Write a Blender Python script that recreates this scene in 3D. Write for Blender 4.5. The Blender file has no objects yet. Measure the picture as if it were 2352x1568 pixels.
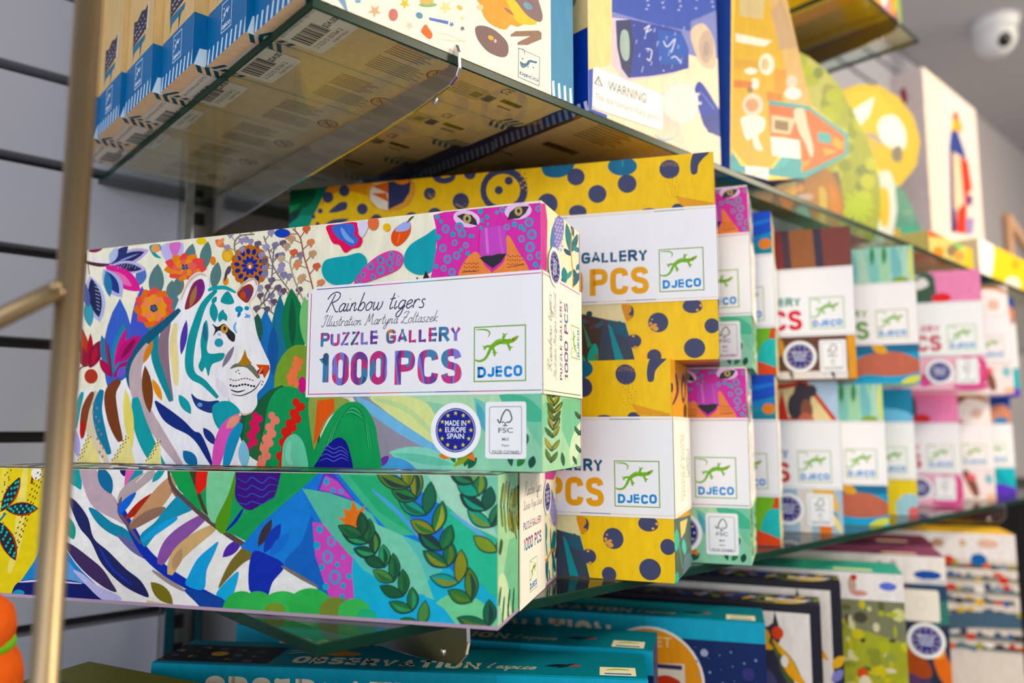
import bpy, bmesh, math, random, colorsys
from mathutils import Vector, Matrix
from math import sin, cos, pi, radians, atan2, sqrt, hypot

random.seed(7)
SC = bpy.context.scene
COL = SC.collection

# ------------------------------------------------------------------ camera
CZ = 1.45                      # eye height of the photographer above the shop floor
FPX = 1772.6                   # focal length in pixels of the 2352-wide frame
YAW, PITCH = 0.82928, 0.11251
CAM = Vector((0, 0, CZ))
FWD = Vector((cos(YAW) * cos(PITCH), sin(YAW) * cos(PITCH), sin(PITCH)))
RGT = Vector((sin(YAW), -cos(YAW), 0))
UPV = RGT.cross(FWD)
cd = bpy.data.cameras.new('camera')
cam = bpy.data.objects.new('camera', cd)
COL.objects.link(cam)
cam.matrix_world = Matrix(((RGT.x, UPV.x, -FWD.x, CAM.x), (RGT.y, UPV.y, -FWD.y, CAM.y),
                           (RGT.z, UPV.z, -FWD.z, CAM.z), (0, 0, 0, 1)))
cd.sensor_width = 36
cd.lens = 36 * FPX / 2352
cd.clip_start = 0.01
cd.dof.use_dof = True
cd.dof.focus_distance = 0.475
cd.dof.aperture_fstop = 3.9
cd.dof.aperture_blades = 0
SC.camera = cam

# ------------------------------------------------------------------ light and exposure
SC.view_settings.view_transform = 'Standard'
SC.view_settings.look = 'None'
SC.view_settings.gamma = 1
SC.view_settings.exposure = 0.0
SC.view_settings.use_curve_mapping = False
w = bpy.data.worlds.new('shop_ambient')
SC.world = w
w.use_nodes = True
bg = w.node_tree.nodes['Background']
bg.inputs[0].default_value = (0.93, 0.95, 1.0, 1)
bg.inputs[1].default_value = 0.50


def area(name, loc, target, size, power, color, sy=None):
    l = bpy.data.lights.new(name, 'AREA')
    l.energy = power
    l.color = color
    l.shape = 'RECTANGLE'
    l.size = size
    l.size_y = sy or size
    o = bpy.data.objects.new(name, l)
    COL.objects.link(o)
    o.location = loc
    d = Vector(target) - Vector(loc)
    o.rotation_euler = d.to_track_quat('-Z', 'Y').to_euler()
    return o


area('lamp_or_fill', (-0.5, -0.75, 2.42), (-0.2, -0.4, 0), 0.5, 7, (1.0, 0.92, 0.80), 0.5)  # fill added over the aisle to bounce floor light onto box undersides
# cool daylight from the shop window behind the photographer, warm ceiling lamps over the aisle
area('window_daylight', (-1.9, -1.0, 1.9), (0.6, 0.5, 1.4), 1.8, 37, (0.80, 0.88, 1.0), 1.5)
area('lamp_or_fill', (1.15, -0.75, 2.42), (0.9, 0.3, 1.4), 0.5, 31, (1.0, 0.85, 0.64), 0.5)
area('lamp_or_fill', (2.3, -0.7, 2.42), (1.6, 0.3, 1.4), 0.5, 33, (1.0, 0.84, 0.62), 0.5)


# ------------------------------------------------------------------ geometry of the view (to lay printed artwork on the faces it is printed on)
def ray(px, py):
    return FWD + RGT * ((px - 1176) / FPX) - UPV * ((py - 784) / FPX)


def on_z(px, py, z):
    d = ray(px, py)
    return CAM + d * ((z - CZ) / d.z)


def on_y(px, py, y):
    d = ray(px, py)
    return CAM + d * (y / d.y)


def on_x(px, py, x):
    d = ray(px, py)
    return CAM + d * (x / d.x)


def on_pl(px, py, p, n):
    d = ray(px, py)
    return CAM + d * ((p - CAM).dot(n) / d.dot(n))


# ------------------------------------------------------------------ materials
def lin(c):
    return c / 12.92 if c <= 0.04045 else ((c + 0.055) / 1.055) ** 2.4


def hexc(h):
    if not isinstance(h, str):
        return tuple(h)
    return tuple(lin(int(h[i:i + 2], 16) / 255) for i in (0, 2, 4))


MATS = {}


def nodes(name):
    m = bpy.data.materials.new(name)
    m.use_nodes = True
    nt = m.node_tree
    b = nt.nodes['Principled BSDF']
    MATS[name] = m
    return m, nt, b


def mat(name, col, rough=0.5, metal=0.0, noise=0.0, nscale=60, spec=0.5, bump=0.0, stretch=(1, 1, 1), trans=0.0):
    """plain surface with a little procedural unevenness"""
    m, nt, b = nodes(name)
    c = hexc(col)
    b.inputs['Roughness'].default_value = rough
    b.inputs['Metallic'].default_value = metal
    b.inputs['Specular IOR Level'].default_value = spec
    tc = nt.nodes.new('ShaderNodeTexCoord')
    mp = nt.nodes.new('ShaderNodeMapping')
    mp.inputs['Scale'].default_value = stretch
    nz = nt.nodes.new('ShaderNodeTexNoise')
    nz.inputs['Scale'].default_value = nscale
    nz.inputs['Detail'].default_value = 4
    nt.links.new(tc.outputs['Object'], mp.inputs[0])
    nt.links.new(mp.outputs[0], nz.inputs['Vector'])
    mx = nt.nodes.new('ShaderNodeMix')
    mx.data_type = 'RGBA'
    mx.inputs[6].default_value = tuple(max(0, v * (1 - noise)) for v in c) + (1,)
    mx.inputs[7].default_value = tuple(min(1, v * (1 + noise)) for v in c) + (1,)
    nt.links.new(nz.outputs['Fac'], mx.inputs[0])
    nt.links.new(mx.outputs[2], b.inputs['Base Color'])
    if bump:
        bp = nt.nodes.new('ShaderNodeBump')
        bp.inputs['Strength'].default_value = bump
        bp.inputs['Distance'].default_value = 0.001
        nt.links.new(nz.outputs['Fac'], bp.inputs['Height'])
        nt.links.new(bp.outputs[0], b.inputs['Normal'])
    return m


def print_mat(name, amount, rough, scale=170):
    """ink on card: flat ink colours from the mesh, broken up by procedural brush strokes"""
    m, nt, b = nodes(name)
    at = nt.nodes.new('ShaderNodeAttribute')
    at.attribute_name = 'Ink'
    tc = nt.nodes.new('ShaderNodeTexCoord')
    mp = nt.nodes.new('ShaderNodeMapping')
    mp.inputs['Scale'].default_value = (1, 1, 0.35)
    mp.inputs['Rotation'].default_value = (0.2, 0.5, 0.3)
    nz = nt.nodes.new('ShaderNodeTexNoise')
    nz.inputs['Scale'].default_value = scale
    nz.inputs['Detail'].default_value = 5
    nz.inputs['Roughness'].default_value = 0.65
    mr = nt.nodes.new('ShaderNodeMapRange')
    mr.inputs[1].default_value = 0.25
    mr.inputs[2].default_value = 0.75
    mr.inputs[3].default_value = 1 - amount
    mr.inputs[4].default_value = 1 + amount * 0.8
    hs = nt.nodes.new('ShaderNodeHueSaturation')
    nt.links.new(tc.outputs['Object'], mp.inputs[0])
    nt.links.new(mp.outputs[0], nz.inputs['Vector'])
    nt.links.new(nz.outputs['Fac'], mr.inputs[0])
    nt.links.new(mr.outputs[0], hs.inputs['Value'])
    nt.links.new(at.outputs['Color'], hs.inputs['Color'])
    nt.links.new(hs.outputs[0], b.inputs['Base Color'])
    b.inputs['Roughness'].default_value = rough
    b.inputs['Specular IOR Level'].default_value = 0.16
    return m


PRINT = print_mat('printed_card', 0.12, 0.42)
FLAT = print_mat('printed_paper', 0.02, 0.45, 40)


def letter_mat():
    m, nt, b = nodes('painted_letters')
    tc = nt.nodes.new('ShaderNodeTexCoord')
    mp = nt.nodes.new('ShaderNodeMapping')
    mp.inputs['Scale'].default_value = (1, 1, 0.30)
    mp.inputs['Rotation'].default_value = (0, 0.55, 0)
    nz = nt.nodes.new('ShaderNodeTexNoise')
    nz.inputs['Scale'].default_value = 62
    nz.inputs['Detail'].default_value = 2
    cr = nt.nodes.new('ShaderNodeValToRGB')
    cr.color_ramp.interpolation = 'CONSTANT'
    stops = [(0, '274E78'), (0.36, '2E7FB0'), (0.42, 'C2187A'), (0.48, '6A2F96'), (0.53, '7F72D2'), (0.58, 'D8236E'),
             (0.63, '2A6C94'), (0.68, 'D9712F'), (0.74, '3A2A70')]
    e = cr.color_ramp.elements
    e[0].position, e[0].color = 0, hexc(stops[0][1]) + (1,)
    e[1].position, e[1].color = stops[1][0], hexc(stops[1][1]) + (1,)
    for p, c in stops[2:]:
        n = e.new(p)
        n.color = hexc(c) + (1,)
    nt.links.new(tc.outputs['Object'], mp.inputs[0])
    nt.links.new(mp.outputs[0], nz.inputs['Vector'])
    nt.links.new(nz.outputs['Fac'], cr.inputs[0])
    nt.links.new(cr.outputs[0], b.inputs['Base Color'])
    b.inputs['Roughness'].default_value = 0.45
    return m


LETTER = letter_mat()


def glass_mat(name, tint, refl=1.0):
    """clear sheet: passes what lies behind it, mirrors by the Fresnel law"""
    m = bpy.data.materials.new(name)
    m.use_nodes = True
    nt = m.node_tree
    nt.nodes.clear()
    out = nt.nodes.new('ShaderNodeOutputMaterial')
    tr = nt.nodes.new('ShaderNodeBsdfTransparent')
    tr.inputs[0].default_value = hexc(tint) + (1,)
    gl = nt.nodes.new('ShaderNodeBsdfGlossy')
    gl.inputs['Roughness'].default_value = 0.02
    fr = nt.nodes.new('ShaderNodeFresnel')
    ge = nt.nodes.new('ShaderNodeNewGeometry')
    io = nt.nodes.new('ShaderNodeMapRange')         # same index on both faces of the thin sheet
    io.inputs[3].default_value = 1.5
    io.inputs[4].default_value = 1 / 1.5
    nt.links.new(ge.outputs['Backfacing'], io.inputs[0])
    nt.links.new(io.outputs[0], fr.inputs[0])
    mul = nt.nodes.new('ShaderNodeMath')
    mul.operation = 'MULTIPLY'
    mul.inputs[1].default_value = refl
    mx = nt.nodes.new('ShaderNodeMixShader')
    nt.links.new(fr.outputs[0], mul.inputs[0])
    nt.links.new(mul.outputs[0], mx.inputs[0])
    nt.links.new(tr.outputs[0], mx.inputs[1])
    nt.links.new(gl.outputs[0], mx.inputs[2])
    nt.links.new(mx.outputs[0], out.inputs[0])
    MATS[name] = m
    return m


GLASS = glass_mat('clear_glass', 'F4FBF8', 1.0)
ACRYL = glass_mat('clear_acrylic', 'B7B6B4', 1.3)
EDGE = mat('green_glass_edge', '093226', 0.3, 0, 0.3, 40, spec=0.12)
CHROME = mat('chrome', 'C9C6C2', 0.14, 1.0, 0.08, 30)
STEEL = mat('brushed_steel_tube', 'A69272', 0.42, 1.0, 0.28, 45, stretch=(1, 1, 0.25), bump=0.15)
SLAT = mat('slatwall_laminate', 'B4B5C0', 0.34, 0, 0.06, 9)
GROOVE = mat('slatwall_groove', '2A211C', 0.6, 0, 0.2, 30)
PAINT = mat('wall_paint', 'BDB9BE', 0.7, 0, 0.04, 3)
CEIL = mat('ceiling_paint', 'C4C4CC', 0.8, 0, 0.04, 3)
FLOOR = mat('floor_vinyl', 'D8CCBC', 0.5, 0, 0.2, 6)
SHELFW = mat('white_laminate_board', 'D8D2CA', 0.5, 0, 0.05, 8)
BLACK = mat('black_laminate', '0B0A0B', 0.55, 0, 0.2, 10)


# ------------------------------------------------------------------ objects
def link(o):
    COL.objects.link(o)
    return o


def tag(o, label, cat, group=None):
    o['label'] = label
    o['category'] = cat
    if group:
        o['group'] = group
    return o


def empty(name, loc, rot=0.0):
    o = bpy.data.objects.new(name, None)
    o.empty_display_size = 0.02
    link(o)
    o.location = loc
    o.rotation_euler = (0, 0, rot)
    return o


def from_bm(name, bm, m, parent=None, smooth=False):
    me = bpy.data.meshes.new(name)
    bm.normal_update()
    bm.to_mesh(me)
    bm.free()
    for k in (m if isinstance(m, (list, tuple)) else [m]):
        me.materials.append(k)
    if smooth:
        for p in me.polygons:
            p.use_smooth = True
    o = bpy.data.objects.new(name, me)
    link(o)
    o.parent = parent
    return o


def bm_box(bm, x0, x1, y0, y1, z0, z1, bev=0.0, mi=0):
    r = bmesh.ops.create_cube(bm, size=1)
    for v in r['verts']:
        v.co = Vector((x0 + (v.co.x + .5) * (x1 - x0), y0 + (v.co.y + .5) * (y1 - y0), z0 + (v.co.z + .5) * (z1 - z0)))
    fs = list({f for v in r['verts'] for f in v.link_faces})
    for f in fs:
        f.material_index = mi
    if bev:
        es = list({e for v in r['verts'] for e in v.link_edges})
        bmesh.ops.bevel(bm, geom=es, offset=bev, segments=2, affect='EDGES', profile=0.6)
    return bm


def bm_tube(bm, pts, r, n=14, caps=True, mi=0):
    """round tube along a polyline; r may be a list"""
    pts = [Vector(p) for p in pts]
    rings = []
    ref = Vector((0.31, 0.17, 0.93))
    for i, p in enumerate(pts):
        a = pts[max(0, i - 1)]
        b = pts[min(len(pts) - 1, i + 1)]
        t = (b - a).normalized()
        u = t.cross(ref).normalized()
        v = t.cross(u)
        rr = r[i] if isinstance(r, (list, tuple)) else r
        rings.append([bm.verts.new(p + u * (cos(2 * pi * k / n) * rr) + v * (sin(2 * pi * k / n) * rr)) for k in range(n)])
    for a, b in zip(rings, rings[1:]):
        for k in range(n):
            f = bm.faces.new((a[k], a[(k + 1) % n], b[(k + 1) % n], b[k]))
            f.smooth = True
            f.material_index = mi
    if caps:
        bm.faces.new(rings[0][::-1]).material_index = mi
        bm.faces.new(rings[-1]).material_index = mi
    return bm


def structure(name, bm, m):
    o = from_bm(name, bm, m)
    o['kind'] = 'structure'
    return o


def bm_prism(bm, outline, y0, y1, mi=0, mi_side=None):
    """outline in x,z ; extruded from y0 to y1"""
    a = [bm.verts.new((x, y0, z)) for x, z in outline]
    b = [bm.verts.new((x, y1, z)) for x, z in outline]
    f = bm.faces.new(a)
    g = bm.faces.new(b[::-1])
    f.material_index = g.material_index = mi
    n = len(a)
    for k in range(n):
        q = bm.faces.new((a[k], b[k], b[(k + 1) % n], a[(k + 1) % n]))
        q.material_index = mi if mi_side is None else mi_side
    bmesh.ops.recalc_face_normals(bm, faces=bm.faces[:])
    return bm


# ------------------------------------------------------------------ printed artwork
def catmull(pts, closed=True, n=6):
    out = []
    N = len(pts)
    for i in range(N if closed else N - 1):
        if closed:
            p0, p1, p2, p3 = pts[(i - 1) % N], pts[i], pts[(i + 1) % N], pts[(i + 2) % N]
        else:
            p0, p1, p2, p3 = pts[max(0, i - 1)], pts[i], pts[i + 1], pts[min(N - 1, i + 2)]
        for k in range(n):
            t = k / n
            out.append(tuple(0.5 * (2 * p1[j] + (p2[j] - p0[j]) * t + (2 * p0[j] - 5 * p1[j] + 4 * p2[j] - p3[j]) * t * t +
                                    (3 * p1[j] - p0[j] - 3 * p2[j] + p3[j]) * t ** 3) for j in (0, 1)))
    if not closed:
        out.append(tuple(pts[-1]))
    return out


def clip_rect(poly, x0, y0, x1, y1):
    for ax, lim, s in ((0, x0, 1), (0, x1, -1), (1, y0, 1), (1, y1, -1)):
        out = []
        for i in range(len(poly)):
            a, b = poly[i - 1], poly[i]
            ia, ib = (a[ax] - lim) * s >= 0, (b[ax] - lim) * s >= 0
            if ia != ib:
                t = (lim - a[ax]) / (b[ax] - a[ax])
                out.append((a[0] + (b[0] - a[0]) * t, a[1] + (b[1] - a[1]) * t))
            if ib:
                out.append(b)
        poly = out
        if len(poly) < 3:
            return []
    return poly


TXT = {}


def glyphs(s, bold=0.0, shear=0.0, spacing=1.0):
    """outline lettering as triangles, normalised to its own bounding box"""
    k = (s, bold, shear, spacing)
    if k not in TXT:
        cu = bpy.data.curves.new('lettering', 'FONT')
        cu.body = s
        cu.offset = bold
        cu.shear = shear
        cu.space_character = spacing
        cu.resolution_u = 4
        o = bpy.data.objects.new('lettering', cu)
        me = bpy.data.meshes.new_from_object(o)
        vs = [(v.co.x, v.co.y) for v in me.vertices]
        fs = [tuple(p.vertices) for p in me.polygons]
        bpy.data.objects.remove(o)
        bpy.data.curves.remove(cu)
        bpy.data.meshes.remove(me)
        xs = [v[0] for v in vs]
        ys = [v[1] for v in vs]
        x0, x1, y0, y1 = min(xs), max(xs), min(ys), max(ys)
        TXT[k] = ([((x - x0) / (x1 - x0), (y - y0) / (y1 - y0)) for x, y in vs], fs)
    return TXT[k]


# a single-stroke script hand: baseline 0, x-height 1
HAND = {
    'R': (1.9, [[(.35, 0), (.7, 1.2), (1.0, 2.2)], [(.1, 1.6), (.5, 2.2), (1.2, 2.45), (1.7, 2.1), (1.5, 1.5), (.8, 1.15)], [(.8, 1.15), (1.2, .6), (1.6, .05), (1.95, .05)]]),
    'a': (1.0, [[(.8, .85), (.5, 1.0), (.15, .6), (.15, .15), (.4, 0), (.75, .45), (.85, 1.0)], [(.85, 1.0), (.72, .3), (.85, .02), (1.1, .3)]]),
    'i': (.5, [[(.2, 1.0), (.12, .3), (.25, .02), (.5, .3)], [(.28, 1.45), (.32, 1.52)]]),
    'n': (1.05, [[(.18, 1.0), (.1, 0)], [(.12, .5), (.4, .95), (.65, .95), (.62, .4), (.72, .02), (1.0, .3)]]),
    'b': (1.0, [[(.1, 0), (.25, 1.0), (.45, 2.2)], [(.14, .35), (.5, 1.0), (.85, .8), (.8, .25), (.45, 0), (.12, .2)]]),
    'o': (.95, [[(.45, 1.0), (.12, .6), (.2, .08), (.55, .05), (.82, .5), (.7, .95), (.45, 1.0)], [(.7, .95), (.95, .85)]]),
    'w': (1.4, [[(.15, 1.0), (.12, .3), (.3, 0), (.6, .4), (.7, .95)], [(.68, .9), (.66, .2), (.85, 0), (1.15, .4), (1.2, 1.0)]]),
    't': (.65, [[(.4, 1.9), (.2, .5), (.28, .04), (.6, .25)], [(.0, 1.2), (.65, 1.3)]]),
    'g': (1.0, [[(.8, .85), (.5, 1.0), (.15, .6), (.2, .1), (.5, .1), (.8, .5), (.88, 1.0)], [(.88, 1.0), (.72, -.3), (.4, -.95), (.05, -.75), (.3, -.25), (1.0, .3)]]),
    'e': (.9, [[(.12, .45), (.5, .55), (.75, .8), (.55, 1.0), (.2, .75), (.15, .25), (.4, 0), (.9, .35)]]),
    'r': (.8, [[(.15, 1.0), (.1, 0)], [(.12, .5), (.35, .95), (.6, 1.0), (.75, .85)]]),
    's': (.75, [[(.65, .9), (.4, 1.02), (.25, .75), (.55, .4), (.5, .05), (.15, .02), (.05, .15)]]),
    'I': (1.1, [[(.9, 2.2), (.65, 1.0), (.5, .1), (.15, -.05), (.0, .3)], [(.3, 1.7), (.5, 2.25), (1.2, 2.2)]]),
    'l': (.55, [[(.5, 2.2), (.25, 1.2), (.15, .2), (.3, .02), (.55, .3)]]),
    'u': (1.05, [[(.15, 1.0), (.12, .25), (.35, 0), (.7, .45), (.8, 1.0)], [(.8, 1.0), (.7, .25), (.85, .02), (1.05, .3)]]),
    'M': (2.2, [[(.0, .1), (.3, 0), (.6, 1.3), (.75, 2.2)], [(.75, 2.2), (.9, 1.0), (1.0, .5)], [(1.0, .5), (1.35, 1.6), (1.6, 2.2)], [(1.6, 2.2), (1.65, 1.0), (1.8, .05), (2.15, .2)]]),
    'y': (1.0, [[(.15, 1.0), (.15, .35), (.4, .1), (.7, .45), (.85, 1.0)], [(.85, 1.0), (.7, -.3), (.35, -.95), (.05, -.7), (.4, -.15), (1.0, .35)]]),
    'Z': (1.6, [[(.3, 1.8), (.6, 2.2), (1.4, 2.2)], [(1.4, 2.2), (.8, 1.0), (.1, .05)], [(.1, .05), (.7, .15), (1.2, -.1), (1.6, .1)], [(.35, 1.1), (1.2, 1.2)]]),
    'k': (1.0, [[(.4, 2.2), (.2, 1.1), (.1, 0)], [(.8, 1.0), (.2, .5), (.6, .2), (.95, .05)]]),
    'z': (.85, [[(.15, .95), (.75, .95)], [(.75, .95), (.1, .03)], [(.1, .03), (.8, .05)]]),
    'v': (.95, [[(.12, 1.0), (.3, .05)], [(.3, .05), (.7, .6), (.8, 1.0)]]),
    'p': (1.0, [[(.25, 1.0), (.0, -1.0)], [(.2, .6), (.6, 1.0), (.85, .7), (.65, .1), (.2, .1)]]),
    'c': (.85, [[(.75, .8), (.5, 1.0), (.15, .6), (.2, .1), (.45, 0), (.8, .3)]]),
    ' ': (.7, []),
}


# upright block capitals drawn with a constant stroke: cell is w wide and 1 high
BLOCK = {
    '1': (.36, [[(.02, .80), (.28, 1), (.28, 0)]], 0), '0': (.56, [[(0, .5), (.02, .86), (.28, 1), (.54, .86), (.56, .5), (.54, .14), (.28, 0), (.02, .14), (0, .5)]], 1),
    'P': (.56, [[(0, 0), (0, 1)], [(0, 1), (.30, 1), (.50, .94), (.56, .74), (.50, .54), (.30, .48), (0, .48)]], 1),
    'C': (.56, [[(.56, .74), (.50, .94), (.28, 1), (.05, .90), (0, .5), (.05, .10), (.28, 0), (.50, .06), (.56, .26)]], 1),
    'S': (.54, [[(.53, .78), (.46, .95), (.27, 1), (.06, .93), (.01, .75), (.10, .58), (.28, .51), (.47, .43), (.54, .24), (.48, .06), (.27, 0), (.07, .05), (0, .22)]], 1),
    'U': (.56, [[(0, 1), (0, .25), (.08, .06), (.28, 0), (.48, .06), (.56, .25), (.56, 1)]], 1), 'Z': (.54, [[(.02, 1), (.54, 1), (0, 0), (.54, 0)]], 0), 'L': (.48, [[(0, 1), (0, 0), (.48, 0)]], 0),
    'E': (.48, [[(.48, 1), (0, 1), (0, 0), (.48, 0)], [(0, .51), (.43, .51)]], 0), 'G': (.58, [[(.56, .76), (.50, .94), (.28, 1), (.05, .90), (0, .5), (.05, .10), (.28, 0), (.52, .06), (.58, .28), (.58, .46)], [(.58, .46), (.32, .46)]], 1),
    'A': (.62, [[(0, 0), (.31, 1), (.62, 0)], [(.12, .30), (.50, .30)]], 0), 'R': (.58, [[(0, 0), (0, 1)], [(0, 1), (.30, 1), (.50, .94), (.56, .74), (.50, .54), (.30, .48), (0, .48)], [(.30, .48), (.58, 0)]], 1),
    'Y': (.60, [[(0, 1), (.30, .45), (.60, 1)], [(.30, .45), (.30, 0)]], 0), 'D': (.60, [[(0, 0), (0, 1)], [(0, 1), (.24, 1)], [(.20, 1), (.46, .92), (.58, .70), (.60, .5), (.58, .30), (.46, .08), (.20, 0)], [(.24, 0), (0, 0)]], 1),
    'J': (.46, [[(.46, 1), (.46, .28), (.40, .06), (.22, 0), (.05, .06), (0, .22)]], 1), 'O': (.60, [[(0, .5), (.05, .88), (.30, 1), (.55, .88), (.60, .5), (.55, .12), (.30, 0), (.05, .12), (0, .5)]], 1),
    'B': (.56, [[(0, 0), (0, 1)], [(0, 1), (.30, 1), (.48, .94), (.52, .76), (.46, .58), (.30, .53), (0, .53)], [(.30, .53), (.50, .46), (.56, .27), (.50, .06), (.30, 0), (0, 0)]], 1),
    'V': (.60, [[(0, 1), (.30, 0), (.60, 1)]], 0), 'T': (.58, [[(0, 1), (.58, 1)], [(.29, 1), (.29, 0)]], 0), 'I': (.02, [[(.01, 1), (.01, 0)]], 0), 'N': (.58, [[(0, 0), (0, 1), (.58, 0), (.58, 1)]], 0),
    'M': (.70, [[(0, 0), (0, 1), (.35, .3), (.70, 1), (.70, 0)]], 0), ' ': (.22, [], 0),
}


class Art:
    """flat printed shapes laid on one face; shapes are clipped to the face and stacked in printing order"""

    def __init__(self, to2d, to3d, rect=None):
        self.to2d, self.to3d, self.rect = to2d, to3d, rect
        self.v, self.f, self.c, self.m = [], [], [], []
        self.k = 0
        self.org, self.sc = (0, 0), 1
        self.depth, self.sat = 1.0, 1.08

    def ink(self, col):
        r, g, b = hexc(col)
        if self.depth == 1.0 and self.sat == 1.0:
            return (r, g, b)
        h, sa, v = colorsys.rgb_to_hsv(r, g, b)
        return colorsys.hsv_to_rgb(h, min(1, sa * self.sat), v * (self.depth if sa > .2 else min(1, self.depth + .15)))

    def crop(self, ox, oy, s):
        self.org, self.sc = (ox, oy), s
        return self

    def q(self, p):
        return self.to2d(self.org[0] + p[0] / self.sc, self.org[1] + p[1] / self.sc)

    def raw(self, pts, col, m=0, step=True):
        if self.rect:
            pts = clip_rect(pts, *self.rect)
        if len(pts) < 3:
            return
        out = [pts[0]]
        for p in pts[1:]:
            if abs(p[0] - out[-1][0]) + abs(p[1] - out[-1][1]) > 1e-6:
                out.append(p)
        if len(out) > 3 and abs(out[0][0] - out[-1][0]) + abs(out[0][1] - out[-1][1]) < 1e-6:
            out.pop()
        if len(out) < 3:
            return
        if step:
            self.k += 1
        i = len(self.v)
        h = 3e-5 + self.k * 1.2e-6
        self.v += [self.to3d(a, b, h) for a, b in out]
        self.f.append(tuple(range(i, i + len(out))))
        self.c.append(self.ink(col))
        self.m.append(m)

    def P(self, pts, col, m=0):
        self.raw([self.q(p) for p in pts], col, m)

    def B(self, pts, col, m=0, n=5):
        self.P(catmull(pts, True, n), col, m)

    def E(self, x, y, rx, ry, col, rot=0, n=20, m=0):
        c, s = cos(rot), sin(rot)
        self.P([(x + rx * cos(2 * pi * k / n) * c - ry * sin(2 * pi * k / n) * s,
                 y + rx * cos(2 * pi * k / n) * s + ry * sin(2 * pi * k / n) * c) for k in range(n)], col, m)

    def R(self, x, y, rx, ry, wd, col, inner, rot=0):
        self.E(x, y, rx, ry, col, rot)
        self.E(x, y, rx - wd, ry - wd, inner, rot)

    def L(self, x0, y0, x1, y1, wd, col, bend=0.0):
        """leaf between two tips"""
        dx, dy = x1 - x0, y1 - y0
        l = hypot(dx, dy) or 1
        nx, ny = -dy / l, dx / l
        a, b = [], []
        for k in range(9):
            t = k / 8
            hw = wd / 2 * sin(pi * t) ** 0.8
            o = bend * l * sin(pi * t)
            x, y = x0 + dx * t + nx * o, y0 + dy * t + ny * o
            a.append((x + nx * hw, y + ny * hw))
            b.append((x - nx * hw, y - ny * hw))
        self.P(a + b[-2:0:-1], col)

    def S(self, pts, wd, col, m=0, taper=True, n=5, smooth=True, step=True):
        """brush stroke"""
        p = catmull(pts, False, n) if smooth and len(pts) > 2 else list(pts)
        N = len(p)
        a, b = [], []
        for i in range(N):
            x0, y0 = p[max(0, i - 1)]
            x1, y1 = p[min(N - 1, i + 1)]
            l = hypot(x1 - x0, y1 - y0) or 1
            nx, ny = -(y1 - y0) / l, (x1 - x0) / l
            t = i / (N - 1)
            hw = wd / 2
            if taper:
                hw *= max(0.06, sin(pi * min(1, max(0, 0.06 + 0.88 * t)))) ** 0.6
            a.append((p[i][0] + nx * hw, p[i][1] + ny * hw))
            b.append((p[i][0] - nx * hw, p[i][1] - ny * hw))
        # quads so that tight bends stay clean
        self.k += 1 if step else 0
        for i in range(N - 1):
            self.raw([self.q(z) for z in (a[i], a[i + 1], b[i + 1], b[i])], col, m, step=False)

    def dots(self, pts, r, col):
        for x, y in pts:
            self.E(x, y, r, r, col, n=9)

    def flower(self, x, y, rx, ry, n, col, col2, ctr, rot=0.0):
        for k in range(n):
            a = rot + 2 * pi * k / n
            self.L(x + rx * .1 * cos(a), y + ry * .1 * sin(a), x + rx * cos(a), y + ry * sin(a), 2.4 * min(rx, ry) * sin(pi / n) + 4, col if k % 2 else col2)
        self.E(x, y, rx * .28, ry * .28, ctr, n=12)

    def T(self, s, quad, col, m=0, bold=0.0, shear=0.0, spacing=1.0):
        """lettering fitted to a quad: bottom-left, bottom-right, top-right, top-left"""
        vs, fs = glyphs(s, bold, shear, spacing)
        a, b, c, d = [self.q(p) for p in quad]
        self.k += 1
        h = 3e-5 + self.k * 1.2e-6
        i = len(self.v)
        for x, y in vs:
            p = [a[j] * (1 - x) * (1 - y) + b[j] * x * (1 - y) + c[j] * x * y + d[j] * (1 - x) * y for j in (0, 1)]
            self.v.append(self.to3d(p[0], p[1], h))
        for f in fs:
            self.f.append(tuple(i + k for k in f))
            self.c.append(self.ink(col))
            self.m.append(m)

    def block(self, s, x0, y0, x1, y1, col, m=1, wt=.19, gap=.13, lift=None):
        """block capitals fitted to a rectangle (y up), stroke width wt of the height"""
        t = wt * (y1 - y0)
        g_ = gap * (y1 - y0)
        kx = (x1 - x0 - len(s) * t - (len(s) - 1) * g_) / sum(BLOCK[c][0] for c in s)
        ky = (y1 - y0 - t)
        x = x0 + t / 2
        self.k += 1
        for i, c in enumerate(s):
            w_, lines, curved = BLOCK[c]
            dy = (lift[i] if lift else 0) * (y1 - y0)
            for ln in lines:
                pts = [(x + a * kx, y0 + t / 2 + b * ky + dy) for a, b in ln]
                if len(pts) == 2:       # square stroke ends
                    l_ = hypot(pts[1][0] - pts[0][0], pts[1][1] - pts[0][1]) or 1
                    ux, uy = (pts[1][0] - pts[0][0]) / l_ * t / 2, (pts[1][1] - pts[0][1]) / l_ * t / 2
                    pts = [(pts[0][0] - ux, pts[0][1] - uy), (pts[1][0] + ux, pts[1][1] + uy)]
                self.S(pts, t, col, m, taper=False, n=4, smooth=bool(curved and len(pts) > 2), step=False)
                for j, p in enumerate(pts):
                    if not (curved and len(pts) > 2) and 0 < j < len(pts) - 1:
                        kk = self.k
                        self.E(p[0], p[1], t / 2, t / 2, col, n=10, m=m)
                        self.k = kk
            x += w_ * kx + t + g_

    def script(self, s, p0, p1, xh, wd, col):
        """handwriting from p0 to p1 (baseline ends), x-height xh"""
        tot = sum(HAND[c][0] for c in s)
        ux, uy = (p1[0] - p0[0]) / tot, (p1[1] - p0[1]) / tot
        x = 0.0
        for c in s:
            w_, st = HAND[c]
            for line in st:
                self.S([(p0[0] + ux * (x + a) + 0.26 * abs(xh) * b, p0[1] + uy * (x + a) - xh * b) for a, b in line], wd, col, taper=False, n=4, step=False)
            x += w_
        self.k += 1

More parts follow.
